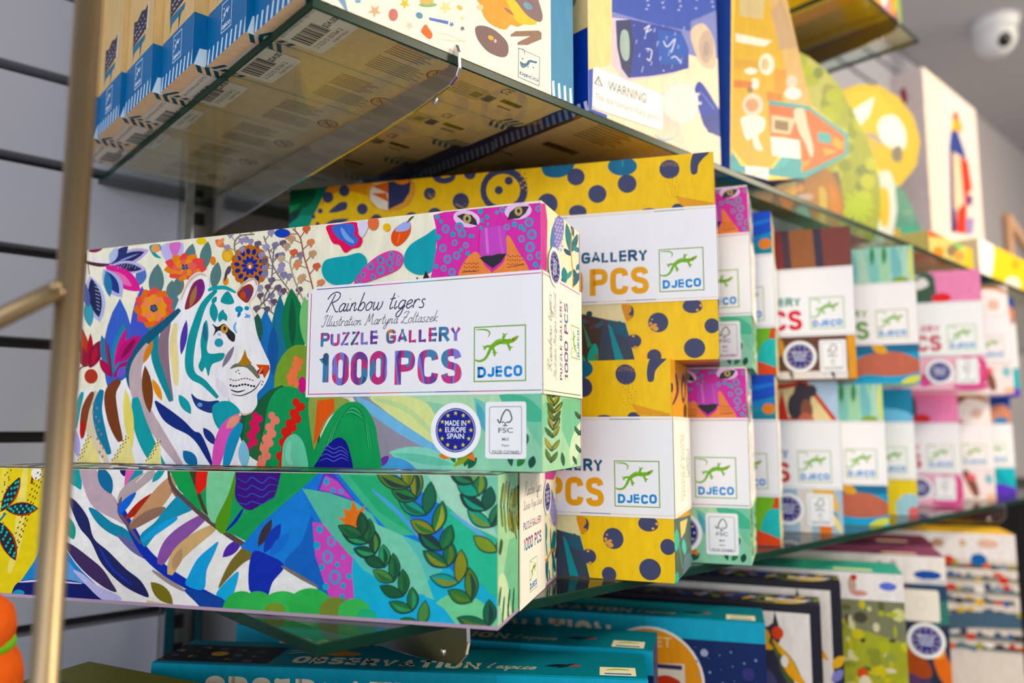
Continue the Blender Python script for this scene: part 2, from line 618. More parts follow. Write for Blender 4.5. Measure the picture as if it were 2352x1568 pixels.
    def clip_to(self, outline):
        """trim everything to an outline (any simple polygon, in face coordinates)"""
        from mathutils.geometry import tessellate_polygon
        tris = tessellate_polygon([[Vector((x, y, 0)) for x, y in outline]])
        V, F, C, M = [], [], [], []
        for f, c, m in zip(self.f, self.c, self.m):
            pts = [(self.v[i][0], self.v[i][2], self.v[i][1]) for i in f]
            dep = pts[0][2]
            xs = [p[0] for p in pts]
            ys = [p[1] for p in pts]
            for t in tris:
                tp = [outline[i] for i in t]
                if max(xs) < min(p[0] for p in tp) or min(xs) > max(p[0] for p in tp) or max(ys) < min(p[1] for p in tp) or min(ys) > max(p[1] for p in tp):
                    continue
                sgn = (tp[1][0] - tp[0][0]) * (tp[2][1] - tp[0][1]) - (tp[1][1] - tp[0][1]) * (tp[2][0] - tp[0][0])
                if abs(sgn) < 1e-12:
                    continue
                poly = [(p[0], p[1]) for p in pts]
                for k in range(3):
                    a, b = tp[k], tp[(k + 1) % 3]
                    side = lambda p: ((b[0] - a[0]) * (p[1] - a[1]) - (b[1] - a[1]) * (p[0] - a[0])) * (1 if sgn > 0 else -1)
                    out = []
                    for i in range(len(poly)):
                        u, w_ = poly[i - 1], poly[i]
                        su, sw = side(u), side(w_)
                        if (su >= 0) != (sw >= 0):
                            q_ = su / (su - sw)
                            out.append((u[0] + (w_[0] - u[0]) * q_, u[1] + (w_[1] - u[1]) * q_))
                        if sw >= 0:
                            out.append(w_)
                    poly = out
                    if len(poly) < 3:
                        break
                if len(poly) >= 3:
                    i0 = len(V)
                    V += [(x, dep, y) for x, y in poly]
                    F.append(tuple(range(i0, i0 + len(poly))))
                    C.append(c)
                    M.append(m)
        self.v, self.f, self.c, self.m = V, F, C, M

    def build(self, name, parent=None, mats=(PRINT, FLAT, LETTER), base=None):
        me = bpy.data.meshes.new(name)
        V, F, C, M = list(self.v), list(self.f), list(self.c), list(self.m)
        if base:      # base = (verts, faces, colours)
            n = len(V)
            V += base[0]
            F += [tuple(n + i for i in f) for f in base[1]]
            C += [hexc(c) for c in base[2]]
            M += [0] * len(base[1])
        me.from_pydata([tuple(p) for p in V], [], F)
        for k in mats:
            me.materials.append(k)
        at = me.attributes.new('Ink', 'FLOAT_COLOR', 'CORNER')
        buf = []
        for f, c in zip(F, C):
            buf += (list(c) + [1.0]) * len(f)
        at.data.foreach_set('color', buf)
        me.polygons.foreach_set('material_index', M)
        me.update()
        o = bpy.data.objects.new(name, me)
        link(o)
        o.parent = parent
        return o


def merge(*arts):
    """several faces' artwork into one"""
    z = arts[0]
    for a in arts[1:]:
        n = len(z.v)
        z.v += a.v
        z.f += [tuple(n + i for i in f) for f in a.f]
        z.c += a.c
        z.m += a.m
    return z


def box_base(x0, x1, y0, y1, z0, z1, cols, bev=0.0008):
    """bevelled box as (verts, faces, colours); cols = dict front/back/left/right/top/bottom/edge"""
    bm = bmesh.new()
    bm_box(bm, x0, x1, y0, y1, z0, z1)
    bmesh.ops.recalc_face_normals(bm, faces=bm.faces[:])
    bmesh.ops.bevel(bm, geom=bm.edges[:], offset=bev, segments=3, affect='EDGES', profile=0.5)
    bm.normal_update()
    vs = [tuple(v.co) for v in bm.verts]
    bm.verts.index_update()
    fs, cs = [], []
    for f in bm.faces:
        fs.append(tuple(v.index for v in f.verts))
        n = f.normal
        k = max(((-n.y, 'front'), (n.y, 'back'), (-n.x, 'left'), (n.x, 'right'), (n.z, 'top'), (-n.z, 'bottom')))[1]
        cs.append(cols.get(k, cols['front']))
    bm.free()
    return vs, fs, cs


def copy_tree(o, parent=None):
    c = o.copy()
    link(c)
    if parent:
        c.parent = parent
    for ch in list(o.children):
        copy_tree(ch, c)
    return c

Z0 = CZ - 0.1025                        # top of the lower glass shelf
# the shop
YW = 0.745                              # face of the slatwall
bm = bmesh.new(); bm_box(bm, -3, 7.5, -3.5, 1.2, -.1, 0); structure('floor', bm, FLOOR)
bm = bmesh.new(); bm_box(bm, -3, 7.5, -3.5, 1.2, CZ + 1.0, CZ + 1.1); structure('ceiling', bm, CEIL)
bm = bmesh.new(); bm_box(bm, 7.0, 7.1, -3.5, 1.2, 0, CZ + 1.0); structure('wall_far', bm, PAINT)
bm = bmesh.new(); bm_box(bm, 2.3, 7.5, YW + .002, YW + .08, 0, CZ + 1.0); bm_box(bm, -3, 2.299, YW + .0215, YW + .08, 0, CZ + 1.0, mi=1); structure('wall_back', bm, [PAINT, GROOVE])
bm = bmesh.new()                        # laminate slats in front of the dark grooves
zz = .305 - .078 * 22
while CZ + zz < CZ + .98:
    a0, a1 = CZ + zz + .0045, CZ + zz + .0735
    if a0 > .02:
        bm_box(bm, -1.2, 2.295, YW, YW + .021, a0, min(a1, CZ + .995), .0012)
    zz += .078
o = structure('wall_slats', bm, SLAT)

ZU = CZ + .2152                         # underside of the upper glass shelf


def glass_shelf(name, x0, x1, y0, y1, z0, t, label):
    bm = bmesh.new()
    bm_box(bm, x0, x1, y0, y1, z0, z0 + t)
    bm.normal_update()
    for f in bm.faces:
        f.material_index = 0 if abs(f.normal.z) > .5 else 1
    es = [e for e in bm.edges if abs(e.verts[0].co.z - e.verts[1].co.z) < 1e-6]
    bmesh.ops.bevel(bm, geom=es, offset=.0007, segments=1, affect='EDGES', material=1)
    o = from_bm(name, bm, [GLASS, EDGE])
    return tag(o, label, 'shelf', 'glass shelves on the slatwall')


glass_shelf('glass_shelf', .178, 1.262, .3462, .738, ZU, .006, 'upper clear glass shelf with green edge under the blue and kraft boxes')
glass_shelf('glass_shelf', .1895, 1.56, .3455, .738, Z0 - .006, .006, 'lower clear glass shelf with dark edge carrying the stacked puzzle boxes')
glass_shelf('glass_shelf', .845, 1.036, .3462, .738, CZ + .4990, .006, 'small highest glass shelf at top right under the orange and yellow boxes')


def standard(name, x, z0, z1, label):
    """slotted chrome upright: two rails and a web"""
    r = empty(name, (x, YW, z0))
    bm = bmesh.new(); bm_box(bm, -.017, .017, -.004, -.0005, 0, z1 - z0)
    from_bm('web', bm, mat('shadowed_steel', 'A8A29A', .4, 1, .1), r) if 'shadowed_steel' not in MATS else from_bm('web', bm, MATS['shadowed_steel'], r)
    for s in (-1, 1):
        bm = bmesh.new(); bm_box(bm, s * .0125 - .0045, s * .0125 + .0045, -.016, -.004, 0, z1 - z0, .0012)
        from_bm('rail', bm, CHROME, r)
    bm = bmesh.new()
    k = .02
    while k < z1 - z0 - .02:
        bm_box(bm, -.0035, .0035, -.0052, -.004, k, k + .012)
        k += .025
    from_bm('slots', bm, GROOVE, r)
    return tag(r, label, 'upright', 'chrome uprights on the slatwall')


standard('wall_standard', .2675, CZ - .60, CZ + .60, 'chrome slotted upright on the slatwall, behind the bracket of the near shelves')
standard('wall_standard', 1.235, CZ - .60, CZ + .50, 'chrome slotted upright on the slatwall, at the far end of the upper glass shelf')


def bracket(name, x, z_top, prof, label, hook=True):
    """thin chrome blade under a glass shelf with a small lip at the front"""
    r = empty(name, (x, YW, z_top))
    bm = bmesh.new()
    bm_prism(bm, [(y, z) for y, z in prof], -.0012, .0012)
    bmesh.ops.bevel(bm, geom=bm.edges[:], offset=.0004, segments=1, affect='EDGES')
    for v in bm.verts:                      # prism is built in x,z: turn it so the blade lies in the y,z plane
        v.co = Vector((v.co.y, v.co.x - YW, v.co.z - z_top))
    bmesh.ops.recalc_face_normals(bm, faces=bm.faces[:])
    from_bm('blade', bm, CHROME, r)
    bm = bmesh.new()
    y0 = min(p[0] for p in prof) - YW
    for dz, rr in ((-.017, .0022), ):
        bmesh.ops.create_uvsphere(bm, u_segments=12, v_segments=8, radius=rr, matrix=Matrix.Translation((-.0014, y0 + .022, dz)) @ Matrix.Diagonal((.5, 1, 1.4, 1)))
    from_bm('rivet', bm, CHROME, r, True)
    return tag(r, label, 'bracket', 'chrome shelf brackets')


def blade_profile(x, zt, front, lip, drop_front, drop_back):
    """(y, z) outline of a blade: straight top under the glass, rounded nose with a lip, deeper at the wall"""
    return [(YW, zt), (front + .004, zt), (front + .0005, zt + .004), (front - .001, zt + lip), (front - .0035, zt + lip + .001), (front - .0055, zt + lip * .6), (front - .0062, zt - drop_front * .35),
            (front - .004, zt - drop_front * .7), (front + .003, zt - drop_front), (front + .04, zt - drop_front - (drop_back - drop_front) * .2), (YW - .02, zt - drop_back), (YW, zt - drop_back)]


bracket('shelf_bracket', .2700, ZU - .0004, blade_profile(.27, ZU - .0004, .3462, .0105, .012, .036), 'chrome blade bracket with upturned lip under the upper glass shelf')
bracket('shelf_bracket', .2790, Z0 - .0064, blade_profile(.279, Z0 - .0064, .3455, .006, .021, .040), 'chrome blade bracket with rounded nose under the lower glass shelf')
bracket('shelf_bracket', 1.2350, Z0 - .0064, blade_profile(1.235, Z0 - .0064, .3455, .006, .021, .040), 'small far chrome bracket under the right end of the lower glass shelf')
bracket('shelf_bracket', .9550, CZ + .4986, blade_profile(.955, CZ + .4986, .3462, .012, .014, .036), 'chrome bracket tip under the highest shelf at top right')

# lower display board that carries the tall boxes below the glass
ZB = CZ - .43
bm = bmesh.new(); bm_box(bm, .135, 1.62, .02, .74, ZB - .025, ZB, .002)
tag(from_bm('display_board', bm, SHELFW), 'white laminate board below the lower glass shelf', 'shelf')
bm = bmesh.new()
bm_box(bm, .14, 1.62, .06, .74, 0, ZB - .0255, .002)
tag(from_bm('base_cabinet', bm, BLACK), 'black base cabinet under the white display board', 'cabinet')
bm = bmesh.new(); bm_box(bm, 1.66, 2.1, .30, .742, 0, CZ - .112, .004)
tag(from_bm('display_plinth', bm, BLACK), 'black display plinth at the lower right corner beyond the yellow-topped box', 'plinth')

# rack tube in the foreground
pb = CAM + ray(110, 1280) * .30
pt = CAM + ray(212, 0) * .30
px_, py_ = (CAM + ray(152, 800) * .30).xy
r = empty('rack_stand', (px_, py_, 0))
bm = bmesh.new(); bm_tube(bm, [(0, 0, .012), (0, 0, CZ + .35)], .0051, 20)
from_bm('upright_tube', bm, STEEL, r, True)
bm = bmesh.new()
e0 = CAM + ray(128, 668) * .297 - Vector((px_, py_, 0))
e1 = CAM + ray(-60, 760) * .285 - Vector((px_, py_, 0))
bm_tube(bm, [(0, .001, e0.z - .0005), e0, e1, e1 + (e1 - e0) * .6], .0037, 16)
from_bm('side_arm', bm, STEEL, r, True)
bm = bmesh.new(); bmesh.ops.create_uvsphere(bm, u_segments=12, v_segments=10, radius=.0025, matrix=Matrix.Translation(e0 + Vector((-.001, -.004, .001))))
from_bm('weld_bead', bm, STEEL, r, True)
bm = bmesh.new(); bmesh.ops.create_cone(bm, cap_ends=True, segments=40, radius1=.058, radius2=.055, depth=.012, matrix=Matrix.Translation((0, 0, .006)))
from_bm('base_plate', bm, STEEL, r)
tag(r, 'thin worn steel rack tube with a side arm in the left foreground', 'rack')

# turret camera on the ceiling
tc_ = on_z(2283, 50, CZ + 1.0)
r = empty('security_camera', tc_)
r.rotation_euler = (0, 0, 0)
WHT = mat('white_plastic', 'D9DCE2', .35, 0, .02)
bm = bmesh.new(); bmesh.ops.create_cone(bm, cap_ends=True, segments=32, radius1=.047, radius2=.056, depth=.03, matrix=Matrix.Translation((0, 0, -.015)))
from_bm('mount_ring', bm, WHT, r, True)
bm = bmesh.new(); bmesh.ops.create_uvsphere(bm, u_segments=32, v_segments=20, radius=.047, matrix=Matrix.Translation((0, 0, -.045)))
from_bm('ball', bm, WHT, r, True)
cdir = Vector((-.62, -.62, -.48)).normalized()
bm = bmesh.new(); bmesh.ops.create_uvsphere(bm, u_segments=24, v_segments=14, radius=.024, matrix=Matrix.Translation(Vector((0, 0, -.045)) + cdir * .027))
from_bm('lens', bm, mat('black_lens', '08080A', .15), r, True)
tag(r, 'white turret security camera with black lens on the ceiling', 'security camera')

# ------------------------------------------------------------------ puzzle boxes: common parts
BL, BD, BH = 0.3425, 0.078, 0.150       # long edge, thickness, height of a gallery puzzle box
ZA = Vector((0, 0, 1))


def box_matrix(x, y, z, deg):
    """local x runs to the near end, y into the shelf, z up"""
    t = radians(deg)
    ex = Vector((-cos(t), -sin(t), 0))
    ey = Vector((sin(t), -cos(t), 0))
    return Matrix(((ex.x, ey.x, 0, x), (ex.y, ey.y, 0, y), (0, 0, 1, z), (0, 0, 0, 1)))


def lying_matrix(x, y, z, deg):
    t = radians(deg)
    ex = Vector((-cos(t), -sin(t), 0))
    ez = Vector((sin(t), -cos(t), 0))
    return Matrix(((ex.x, 0, ez.x, x), (ex.y, 0, ez.y, y), (0, -1, 0, z), (0, 0, 0, 1)))


def face_px(M, axis_a, axis_b, normal):
    """photo pixel -> coordinates on a face of the box that stands at M"""
    p0 = M.translation
    a, b, n = (M.to_3x3() @ Vector(v) for v in (axis_a, axis_b, normal))

    def f(px, py):
        d = on_pl(px, py, p0, n) - p0
        return d.dot(a), d.dot(b)
    return f


MM = lambda x, y: (x * .001, y * .001)
FRONT3 = lambda a, b, h: (a, -h, b)
END3 = lambda a, b, h: (h, a, b)
UNDER3 = lambda a, b, h: (a, b, -h)
TOP3 = lambda a, b, h: (a, b, BH + h)
LEFT3 = lambda a, b, h: (-h, a, b)

M_T1 = box_matrix(0.2953, 0.2983, CZ - 0.0233, 116.76)
M_T0 = lying_matrix(0.2705, 0.3064, CZ - 0.0243, 122.65)
M_Y1 = box_matrix(0.4689, 0.2977, Z0 + BH + .0005, 122.14)
M_Y0 = box_matrix(0.4351, 0.3147, Z0 + .0003, 116.78)


def lizard(A, x, y, s, col='79B52F'):
    """the maker's lizard, s = side of its square frame, x y = lower left corner, in mm with y up"""
    def p(a, b):
        return (x + a * s, y + b * s)
    body = [(.03, .40), (.10, .375), (.20, .40), (.27, .48), (.33, .60), (.42, .68), (.52, .72), (.62, .705), (.72, .72)]
    wid = [.035, .045, .05, .06, .085, .10, .10, .085, .05]
    c = catmull([p(a, b) for a, b in body], False, 5)
    A.k += 1
    n = len(c)
    for i in range(n - 1):
        w0 = wid[min(8, i * 8 // n)] * s / 2
        w1 = wid[min(8, (i + 1) * 8 // n)] * s / 2
        dx, dy = c[i + 1][0] - c[i][0], c[i + 1][1] - c[i][1]
        l = hypot(dx, dy) or 1
        nx, ny = -dy / l, dx / l
        A.raw([A.q(z) for z in ((c[i][0] + nx * w0, c[i][1] + ny * w0), (c[i + 1][0] + nx * w1, c[i + 1][1] + ny * w1),
                                (c[i + 1][0] - nx * w1, c[i + 1][1] - ny * w1), (c[i][0] - nx * w0, c[i][1] - ny * w0))], col, 1, step=False)
    A.S([p(.28, .80), p(.31, .88), p(.25, .93), p(.16, .945), p(.04, .945)], .03 * s, col, 1)     # the tail coming back
    A.B([p(.68, .70), p(.74, .765), p(.82, .80), p(.86, .80), p(.83, .74), p(.75, .685)], col, 1)  # head
    A.E(*p(.755, .745), .022 * s, .022 * s, 'C4421E', m=1)
    for leg in ([(.36, .62), (.28, .64), (.22, .62)], [(.37, .60), (.40, .54), (.41, .50)], [(.58, .70), (.57, .78), (.60, .83)], [(.64, .70), (.67, .64), (.70, .59)]):
        A.S([p(a, b) for a, b in leg], .045 * s, col, 1, taper=False)
        ex, ey = leg[-1]
        for da, db in ((-.045, .03), (.0, -.05), (.045, .02), (-.03, -.03)):
            A.S([p(ex, ey), p(ex + da, ey + db)], .022 * s, col, 1, taper=False)


def logo(A, x, y, s, frame='79A832', word='1E8FD6', liz='79B52F'):
    w = .022 * s
    for r in ((x, y, x + s, y + w), (x, y + s - w, x + s, y + s), (x, y, x + w, y + s), (x + s - w, y, x + s, y + s)):
        A.P([(r[0], r[1]), (r[2], r[1]), (r[2], r[3]), (r[0], r[3])], frame, 1)
    lizard(A, x, y, s, liz)
    A.block('DJECO', x + s * .075, y + s * .075, x + s * .93, y + s * .275, word, 1, .25, .10, (0, .05, .04, 0, .06))


def rect(A, x0, y0, x1, y1, col, m=1, r=0):
    if r:
        pts = []
        for cx, cy, a in ((x1 - r, y1 - r, 0), (x0 + r, y1 - r, 1), (x0 + r, y0 + r, 2), (x1 - r, y0 + r, 3)):
            for k in range(5):
                t = pi / 2 * (a + k / 4)
                pts.append((cx + r * cos(t), cy + r * sin(t)))
        A.P(pts, col, m)
    else:
        A.P([(x0, y0), (x1, y0), (x1, y1), (x0, y1)], col, m)


def paint_seal(A, x, y, r):
    """round origin seal: white rim, blue disc, twelve gold stars and three lines"""
    A.E(x, y, r, r, 'FAFAFA', n=40, m=1)
    A.E(x, y, r * .80, r * .80, '2F3592', n=40, m=1)
    A.E(x, y, r * .76, r * .76, 'C9CCEB', n=40, m=1)
    A.E(x, y, r * .735, r * .735, '2F3592', n=40, m=1)
    for k in range(12):
        a = 2 * pi * k / 12
        cx, cy = x + r * .61 * sin(a), y + r * .61 * cos(a)
        A.P([(cx + r * (.085 if j % 2 == 0 else .036) * sin(pi * j / 5), cy + r * (.085 if j % 2 == 0 else .036) * cos(pi * j / 5)) for j in range(10)], 'F6D32B', 1)
    for s, yy, hw in (('MADE IN', .16, .42), ('EUROPE', -.08, .41), ('SPAIN', -.31, .34)):
        A.T(s, [(x - r * hw, y + r * yy), (x + r * hw, y + r * yy), (x + r * hw, y + r * (yy + .19)), (x - r * hw, y + r * (yy + .19))], 'FFFFFF', 1, bold=.008)


def paint_forest_label(A, x0, y0, x1, y1):
    """small white paper label with a tick-tree mark"""
    rect(A, x0, y0, x1, y1, 'F7F7F9', r=1.6)
    g = '3A4A52'
    rect(A, x0 + 2.3, y0 + 2.6, x1 - 2.6, y1 - 2.6, g, r=1.3)
    rect(A, x0 + 2.6, y0 + 2.9, x1 - 2.9, y1 - 2.9, 'F7F7F9', r=1.1)
    cx = (x0 + x1) / 2
    t = y1
    A.S([(cx - 4.9, t - 9.6), (cx - 3.4, t - 11.6), (cx - 2.2, t - 8.0), (cx - .6, t - 5.2)], .8, g, 1, taper=False)
    A.S([(cx - .6, t - 5.2), (cx + .6, t - 4.4), (cx + 2.2, t - 5.2), (cx + 3.0, t - 7.0), (cx + 3.6, t - 9.4), (cx + 2.2, t - 11.2), (cx + .4, t - 11.2)], .75, g, 1, taper=False)
    A.S([(cx - 2.4, t - 11.2), (cx - 1.0, t - 11.2)], .75, g, 1, taper=False)
    A.S([(cx - .3, t - 11.2), (cx - .3, t - 13.2)], .7, g, 1, taper=False)
    A.S([(cx - 1.6, t - 13.1), (cx + 1.0, t - 13.1)], .6, g, 1, taper=False)
    for s, a, hw, hh in (('FSC', 17.0, 4.3, 2.7), ('MIX', 21.3, 2.1, 1.6), ('Paper', 24.8, 2.3, 1.6), ('FSC\u00ae C074685', 28.2, 7.9, 1.7)):
        A.T(s, [(cx - hw, t - a), (cx + hw, t - a), (cx + hw, t - a + hh), (cx - hw, t - a + hh)], g, 1, bold=.01)


def title_band(name, parent, c1, c2, lines, title=None, credit=None, letters=False, hand='4A3F60', paper='F6F5F8', h0=.0009, end_text=None):
    """white paper band round the near end: name, piece count and maker's mark"""
    f3 = lambda a, b, h: (a, -h - h0, b)
    e3 = lambda a, b, h: (h + h0, a, b)
    A = Art(MM, f3)
    A.P([(-152, 42.3), (.6, 42.3), (.6, 110.5), (-147, 110.5), (-152, 106.8)], paper, 1)
    n = len(lines)
    for k, c in enumerate(lines):      # thin printed rule in scraps of the picture's colours
        x0, x1 = -149.8 + 149.8 * k / n, -149.8 + 149.8 * (k + 1) / n
        rect(A, x0, 43.9, x1, 44.4, c)
        rect(A, max(x0, -146), 108.5, x1, 109.0, lines[(k * 3 + 1) % n])
    rect(A, -150.2, 43.9, -149.7, 106.5, lines[0])
    lm = 2 if letters else 1
    if title:
        A.script(title, (-140.5, 94.0), (-71.5, 93.4), -5.0, .72, hand)
    if credit:
        A.script(credit, (-142, 85.3), (-63, 84.7), -3.0, .38, hand)
    A.block('PUZZLE GALLERY', -142.2, 73.0, -48, 81.5, c1, lm, .235, .07)
    A.block('1000', -143.8, 49.0, -95.7, 69.1, c2, lm, .215, .07)
    A.block('PCS', -90.5, 48.7, -47.5, 68.7, c2, lm, .215, .08)
    LG = Art(MM, f3)
    LG.k = A.k + 1
    logo(LG, -40.1, 49.2, 31.3)
    E = Art(MM, e3)
    E.P([(-.6, 42.3), (78, 42.3), (78, 110.5), (-.6, 110.5)], 'FBF9F0', 1)  # same paper as the front, with warm light put into its colour
    rect(E, 0, 43.9, 74, 44.4, lines[-1])
    rect(E, 0, 108.5, 74, 109, lines[-2])
    et = end_text or (c1, c2)

    def up(s, y0, y1, za, zb, col, m, bold):
        R_ = Art(lambda a, b: ((y1 - b) * .001, a * .001), e3)
        R_.k = E.k + 1
        R_.block(s, za, 0, zb, y1 - y0, col, m, .2, .08)
        merge(E, R_)
    up('PUZZLE GALLERY', 30.2, 34.8, 51.5, 99, et[0], 2 if letters else 1, .028)
    up('1000 PCS', 39.5, 47, 51.5, 98.5, et[1], 2 if letters else 1, .035)
    E2 = Art(lambda a, b: ((54 + (31.3 - b) * .6) * .001, (66.5 + a * .645) * .001), e3)
    E2.k = E.k + 1
    logo(E2, 0, 0, 31.3)
    if title:
        H = Art(lambda a, b: ((15.0 - b) * .001, a * .001), e3)
        H.k = E.k + 1
        H.script(title, (54, 0), (99, 0), -3.3, .5, hand)
        if credit:
            H.script(credit, (51, -8.2), (101, -8.2), -2.3, .3, hand)
        E = merge(E, H)
    band = merge(A, E, E2).build(name, parent)
    LG.build('maker_logo', band)['label'] = 'green lizard in a square frame over blue lettering'
    return band


def stickers(parent, end_seal=True, h0=.0010):
    f3 = lambda a, b, h: (a, -h - h0, b)
    A = Art(MM, f3)
    paint_seal(A, -51, 22.5, 15.5)
    o = A.build('round_seal', parent)
    o['label'] = 'round blue seal with gold stars on a white rim'
    A = Art(MM, f3)
    paint_forest_label(A, -32.8, 7, -8.7, 38.1)
    o = A.build('paper_label', parent)
    o['label'] = 'small white label with a tree mark'
    if end_seal:
        E = Art(lambda a, b: ((20.5 - b) * .001, (116 + a) * .001), lambda a, b, h: (h + .0014, a, b))
        paint_seal(E, 0, 0, 11.5)
        o = E.build('round_seal', parent)
        o['label'] = 'round blue seal on the narrow end'


def carton_base(cols):
    return box_base(-BL, 0, 0, BD, 0, BH, cols)


# ------------------------------------------------------------------ artwork: white tiger in a painted garden
A = Art(face_px(M_T1, (1, 0, 0), (0, 0, 1), (0, -1, 0)), FRONT3, (-BL, 0.0003, 0, BH))
A.crop(0, 420, 2.376)
a = A
a.P([(-400, -200), (3400, -200), (3400, 1700), (-400, 1700)], 'F7F3DA')
# grey-green and blue blades behind
for x0, y0, x1, y1, wd in ((1020, 470, 1052, 330, 62), (1110, 480, 1135, 318, 64), (845, 640, 862, 440, 84), (1165, 580, 1190, 430, 60), (935, 640, 940, 530, 60), (965, 620, 985, 500, 60)):
    a.L(x0, y0, x1, y1, wd, '5C7F80')
for x0, y0, x1, y1, wd, c in ((640, 1240, 655, 630, 170, '4F6FCB'), (770, 1120, 775, 560, 130, '5566C9'), (760, 560, 780, 455, 60, '5F7FC6'), (840, 900, 960, 600, 170, '58808A')):
    a.L(x0, y0, x1, y1, wd, c)
# dark leaves top left
a.S([(430, 420), (500, 440), (560, 448), (605, 440)], 20, '4B2B38')
a.S([(480, 440), (488, 500)], 12, '3B2B40')
a.L(600, 445, 815, 365, 80, 'C3B4E4'); a.L(605, 442, 790, 375, 52, '29305F'); a.L(610, 442, 760, 385, 10, '8E9FD8')
a.L(600, 440, 700, 345, 56, '303A74'); a.L(600, 440, 640, 350, 44, 'B9C6EA')
a.L(480, 372, 560, 360, 26, '8B2B5A'); a.L(470, 400, 600, 440, 24, 'F5EEEF')
a.L(605, 450, 800, 470, 70, 'C9BEEA'); a.L(625, 452, 775, 470, 44, '252B55')
a.L(575, 450, 770, 590, 100, 'E4489C'); a.L(610, 480, 720, 565, 44, 'F07FB8')
a.L(565, 470, 665, 625, 100, 'B8BDE8'); a.L(575, 480, 650, 605, 56, '2F3E86'); a.L(580, 480, 600, 622, 44, '3F7FAE')
a.L(490, 505, 545, 760, 112, 'BFC4EC'); a.L(498, 520, 540, 735, 70, '22284F')
for t in range(8):
    a.S([(515 + t * 2, 545 + t * 20), (545, 555 + t * 20)], 8, 'C8CDF0')
    a.S([(640 + t * 16, 470 - (t % 3) * 6), (652 + t * 16, 440)], 6, 'B8BCE6')
a.L(475, 640, 492, 785, 56, '4C9FB2'); a.L(440, 520, 485, 680, 50, '5A68A8')
# lilac tulip and yellow buds
a.B([(880, 345), (940, 325), (1000, 330), (990, 400), (940, 445), (895, 410)], 'C9C0EE'); a.B([(925, 335), (985, 325), (975, 380), (945, 395)], 'E07EC8')
a.B([(815, 345), (870, 335), (880, 365), (850, 380), (880, 410), (840, 400)], '18A0A0'); a.E(850, 358, 24, 22, 'F2A36B')
a.E(1100, 318, 28, 20, 'F3CE2E'); a.E(1243, 395, 32, 38, 'F2B43A'); a.E(1240, 400, 20, 24, 'F6C558'); a.E(1163, 425, 16, 24, 'EF8B2C')
a.E(1232, 535, 16, 24, 'EE962F'); a.L(1225, 540, 1245, 455, 16, '4E4458'); a.L(1245, 500, 1255, 450, 24, '5E4E60')
a.L(1175, 310, 1225, 350, 40, 'EC8463'); a.L(1225, 300, 1180, 345, 26, 'F0A070')
# orange flowers
a.S([(845, 720), (850, 800), (840, 860)], 10, 'E8733D')
a.flower(840, 682, 112, 116, 11, 'F0752E', 'F2655F', '51638A', .2); a.flower(840, 684, 74, 78, 9, 'F9946B', 'F4A24A', '4C5E86', .5)
a.dots([(828, 672), (848, 668), (856, 690), (838, 700), (826, 690)], 6, '2A3350')
a.flower(1012, 460, 120, 80, 11, 'EE8A24', 'EF6060', '6B7D90', .1); a.flower(1010, 462, 70, 48, 9, 'F29A3A', 'F4756A', '5F7184', .4)
a.dots([(1000, 450), (1018, 448), (1022, 466), (1002, 468)], 6, '2E3A50')
a.S([(995, 530), (990, 600)], 8, 'D8794A')
# red and magenta leaf plants
for x0, y0, x1, y1, wd, c in ((490, 1010, 440, 780, 46, 'C2503A'), (490, 1010, 495, 820, 34, 'B52B3B'), (495, 1010, 545, 860, 70, '8B1F3F'), (470, 1010, 430, 880, 60, '9B3040'), (505, 1000, 530, 880, 30, 'C03848'),
                              (610, 1060, 555, 830, 60, '3E7DA8'), (612, 1060, 575, 850, 26, '7A4468'), (620, 1040, 680, 760, 70, '2F8DB0'), (625, 1010, 690, 790, 40, 'D81E86'), (640, 980, 765, 830, 84, 'C4147A'), (660, 960, 740, 850, 30, '8B1A50'),
                              (610, 1060, 545, 960, 46, 'B0184E'), (620, 1060, 730, 970, 60, 'B01F5A'), (640, 1060, 690, 1000, 46, '7C67CC')):
    a.L(x0, y0, x1, y1, wd, c)
a.S([(612, 1060), (600, 960), (590, 880)], 8, '6B2A50')
a.E(455, 1060, 62, 58, 'F6EFD8'); a.E(498, 1055, 36, 40, 'B8483A'); a.S([(400, 1090), (440, 1010), (520, 990)], 8, '6A3030')
# dahlia and twigs
for k in range(16):
    t = 2 * pi * k / 16
    a.E(1365 + 82 * cos(t), 452 + 92 * sin(t), 24, 26, 'C4702C', n=12)
a.E(1365, 452, 84, 94, 'C4702C')
for k in range(14):
    t = 2 * pi * k / 14 + .1
    a.L(1365 + 54 * cos(t), 452 + 60 * sin(t), 1365 + 88 * cos(t), 452 + 98 * sin(t), 24, '27348C')
for k in range(10):
    t = 2 * pi * k / 10
    a.L(1365 + 14 * cos(t), 452 + 16 * sin(t), 1365 + 50 * cos(t), 452 + 56 * sin(t), 20, '2B3C9A')
a.E(1365, 457, 8, 10, 'F4E9D8')


def twig(pts, col, leafs, sz):
    A.S(pts, 7, col, taper=False)
    c = catmull(pts, False, 6)
    for i in range(2, len(c) - 1, 2):
        x, y = c[i]
        dx, dy = c[i + 1][0] - c[i - 1][0], c[i + 1][1] - c[i - 1][1]
        l = hypot(dx, dy) or 1
        s = 1 if (i // 2) % 2 else -1
        ex, ey = x + (-dy / l) * s * sz * 1.3 + dx / l * sz * .9, y + (dx / l) * s * sz * 1.3 + dy / l * sz * .9
        A.S([(x, y), (ex, ey)], 4, col, taper=False)
        lc = leafs[i % len(leafs)]
        A.E(ex - sz * .2, ey, sz * .34, sz * .42, lc, .5, n=9)
        A.E(ex + sz * .25, ey - sz * .1, sz * .34, sz * .42, lc, -.5, n=9)
        A.L(ex, ey - sz * .2, ex + s * 2, ey + sz * .8, sz * .5, lc)


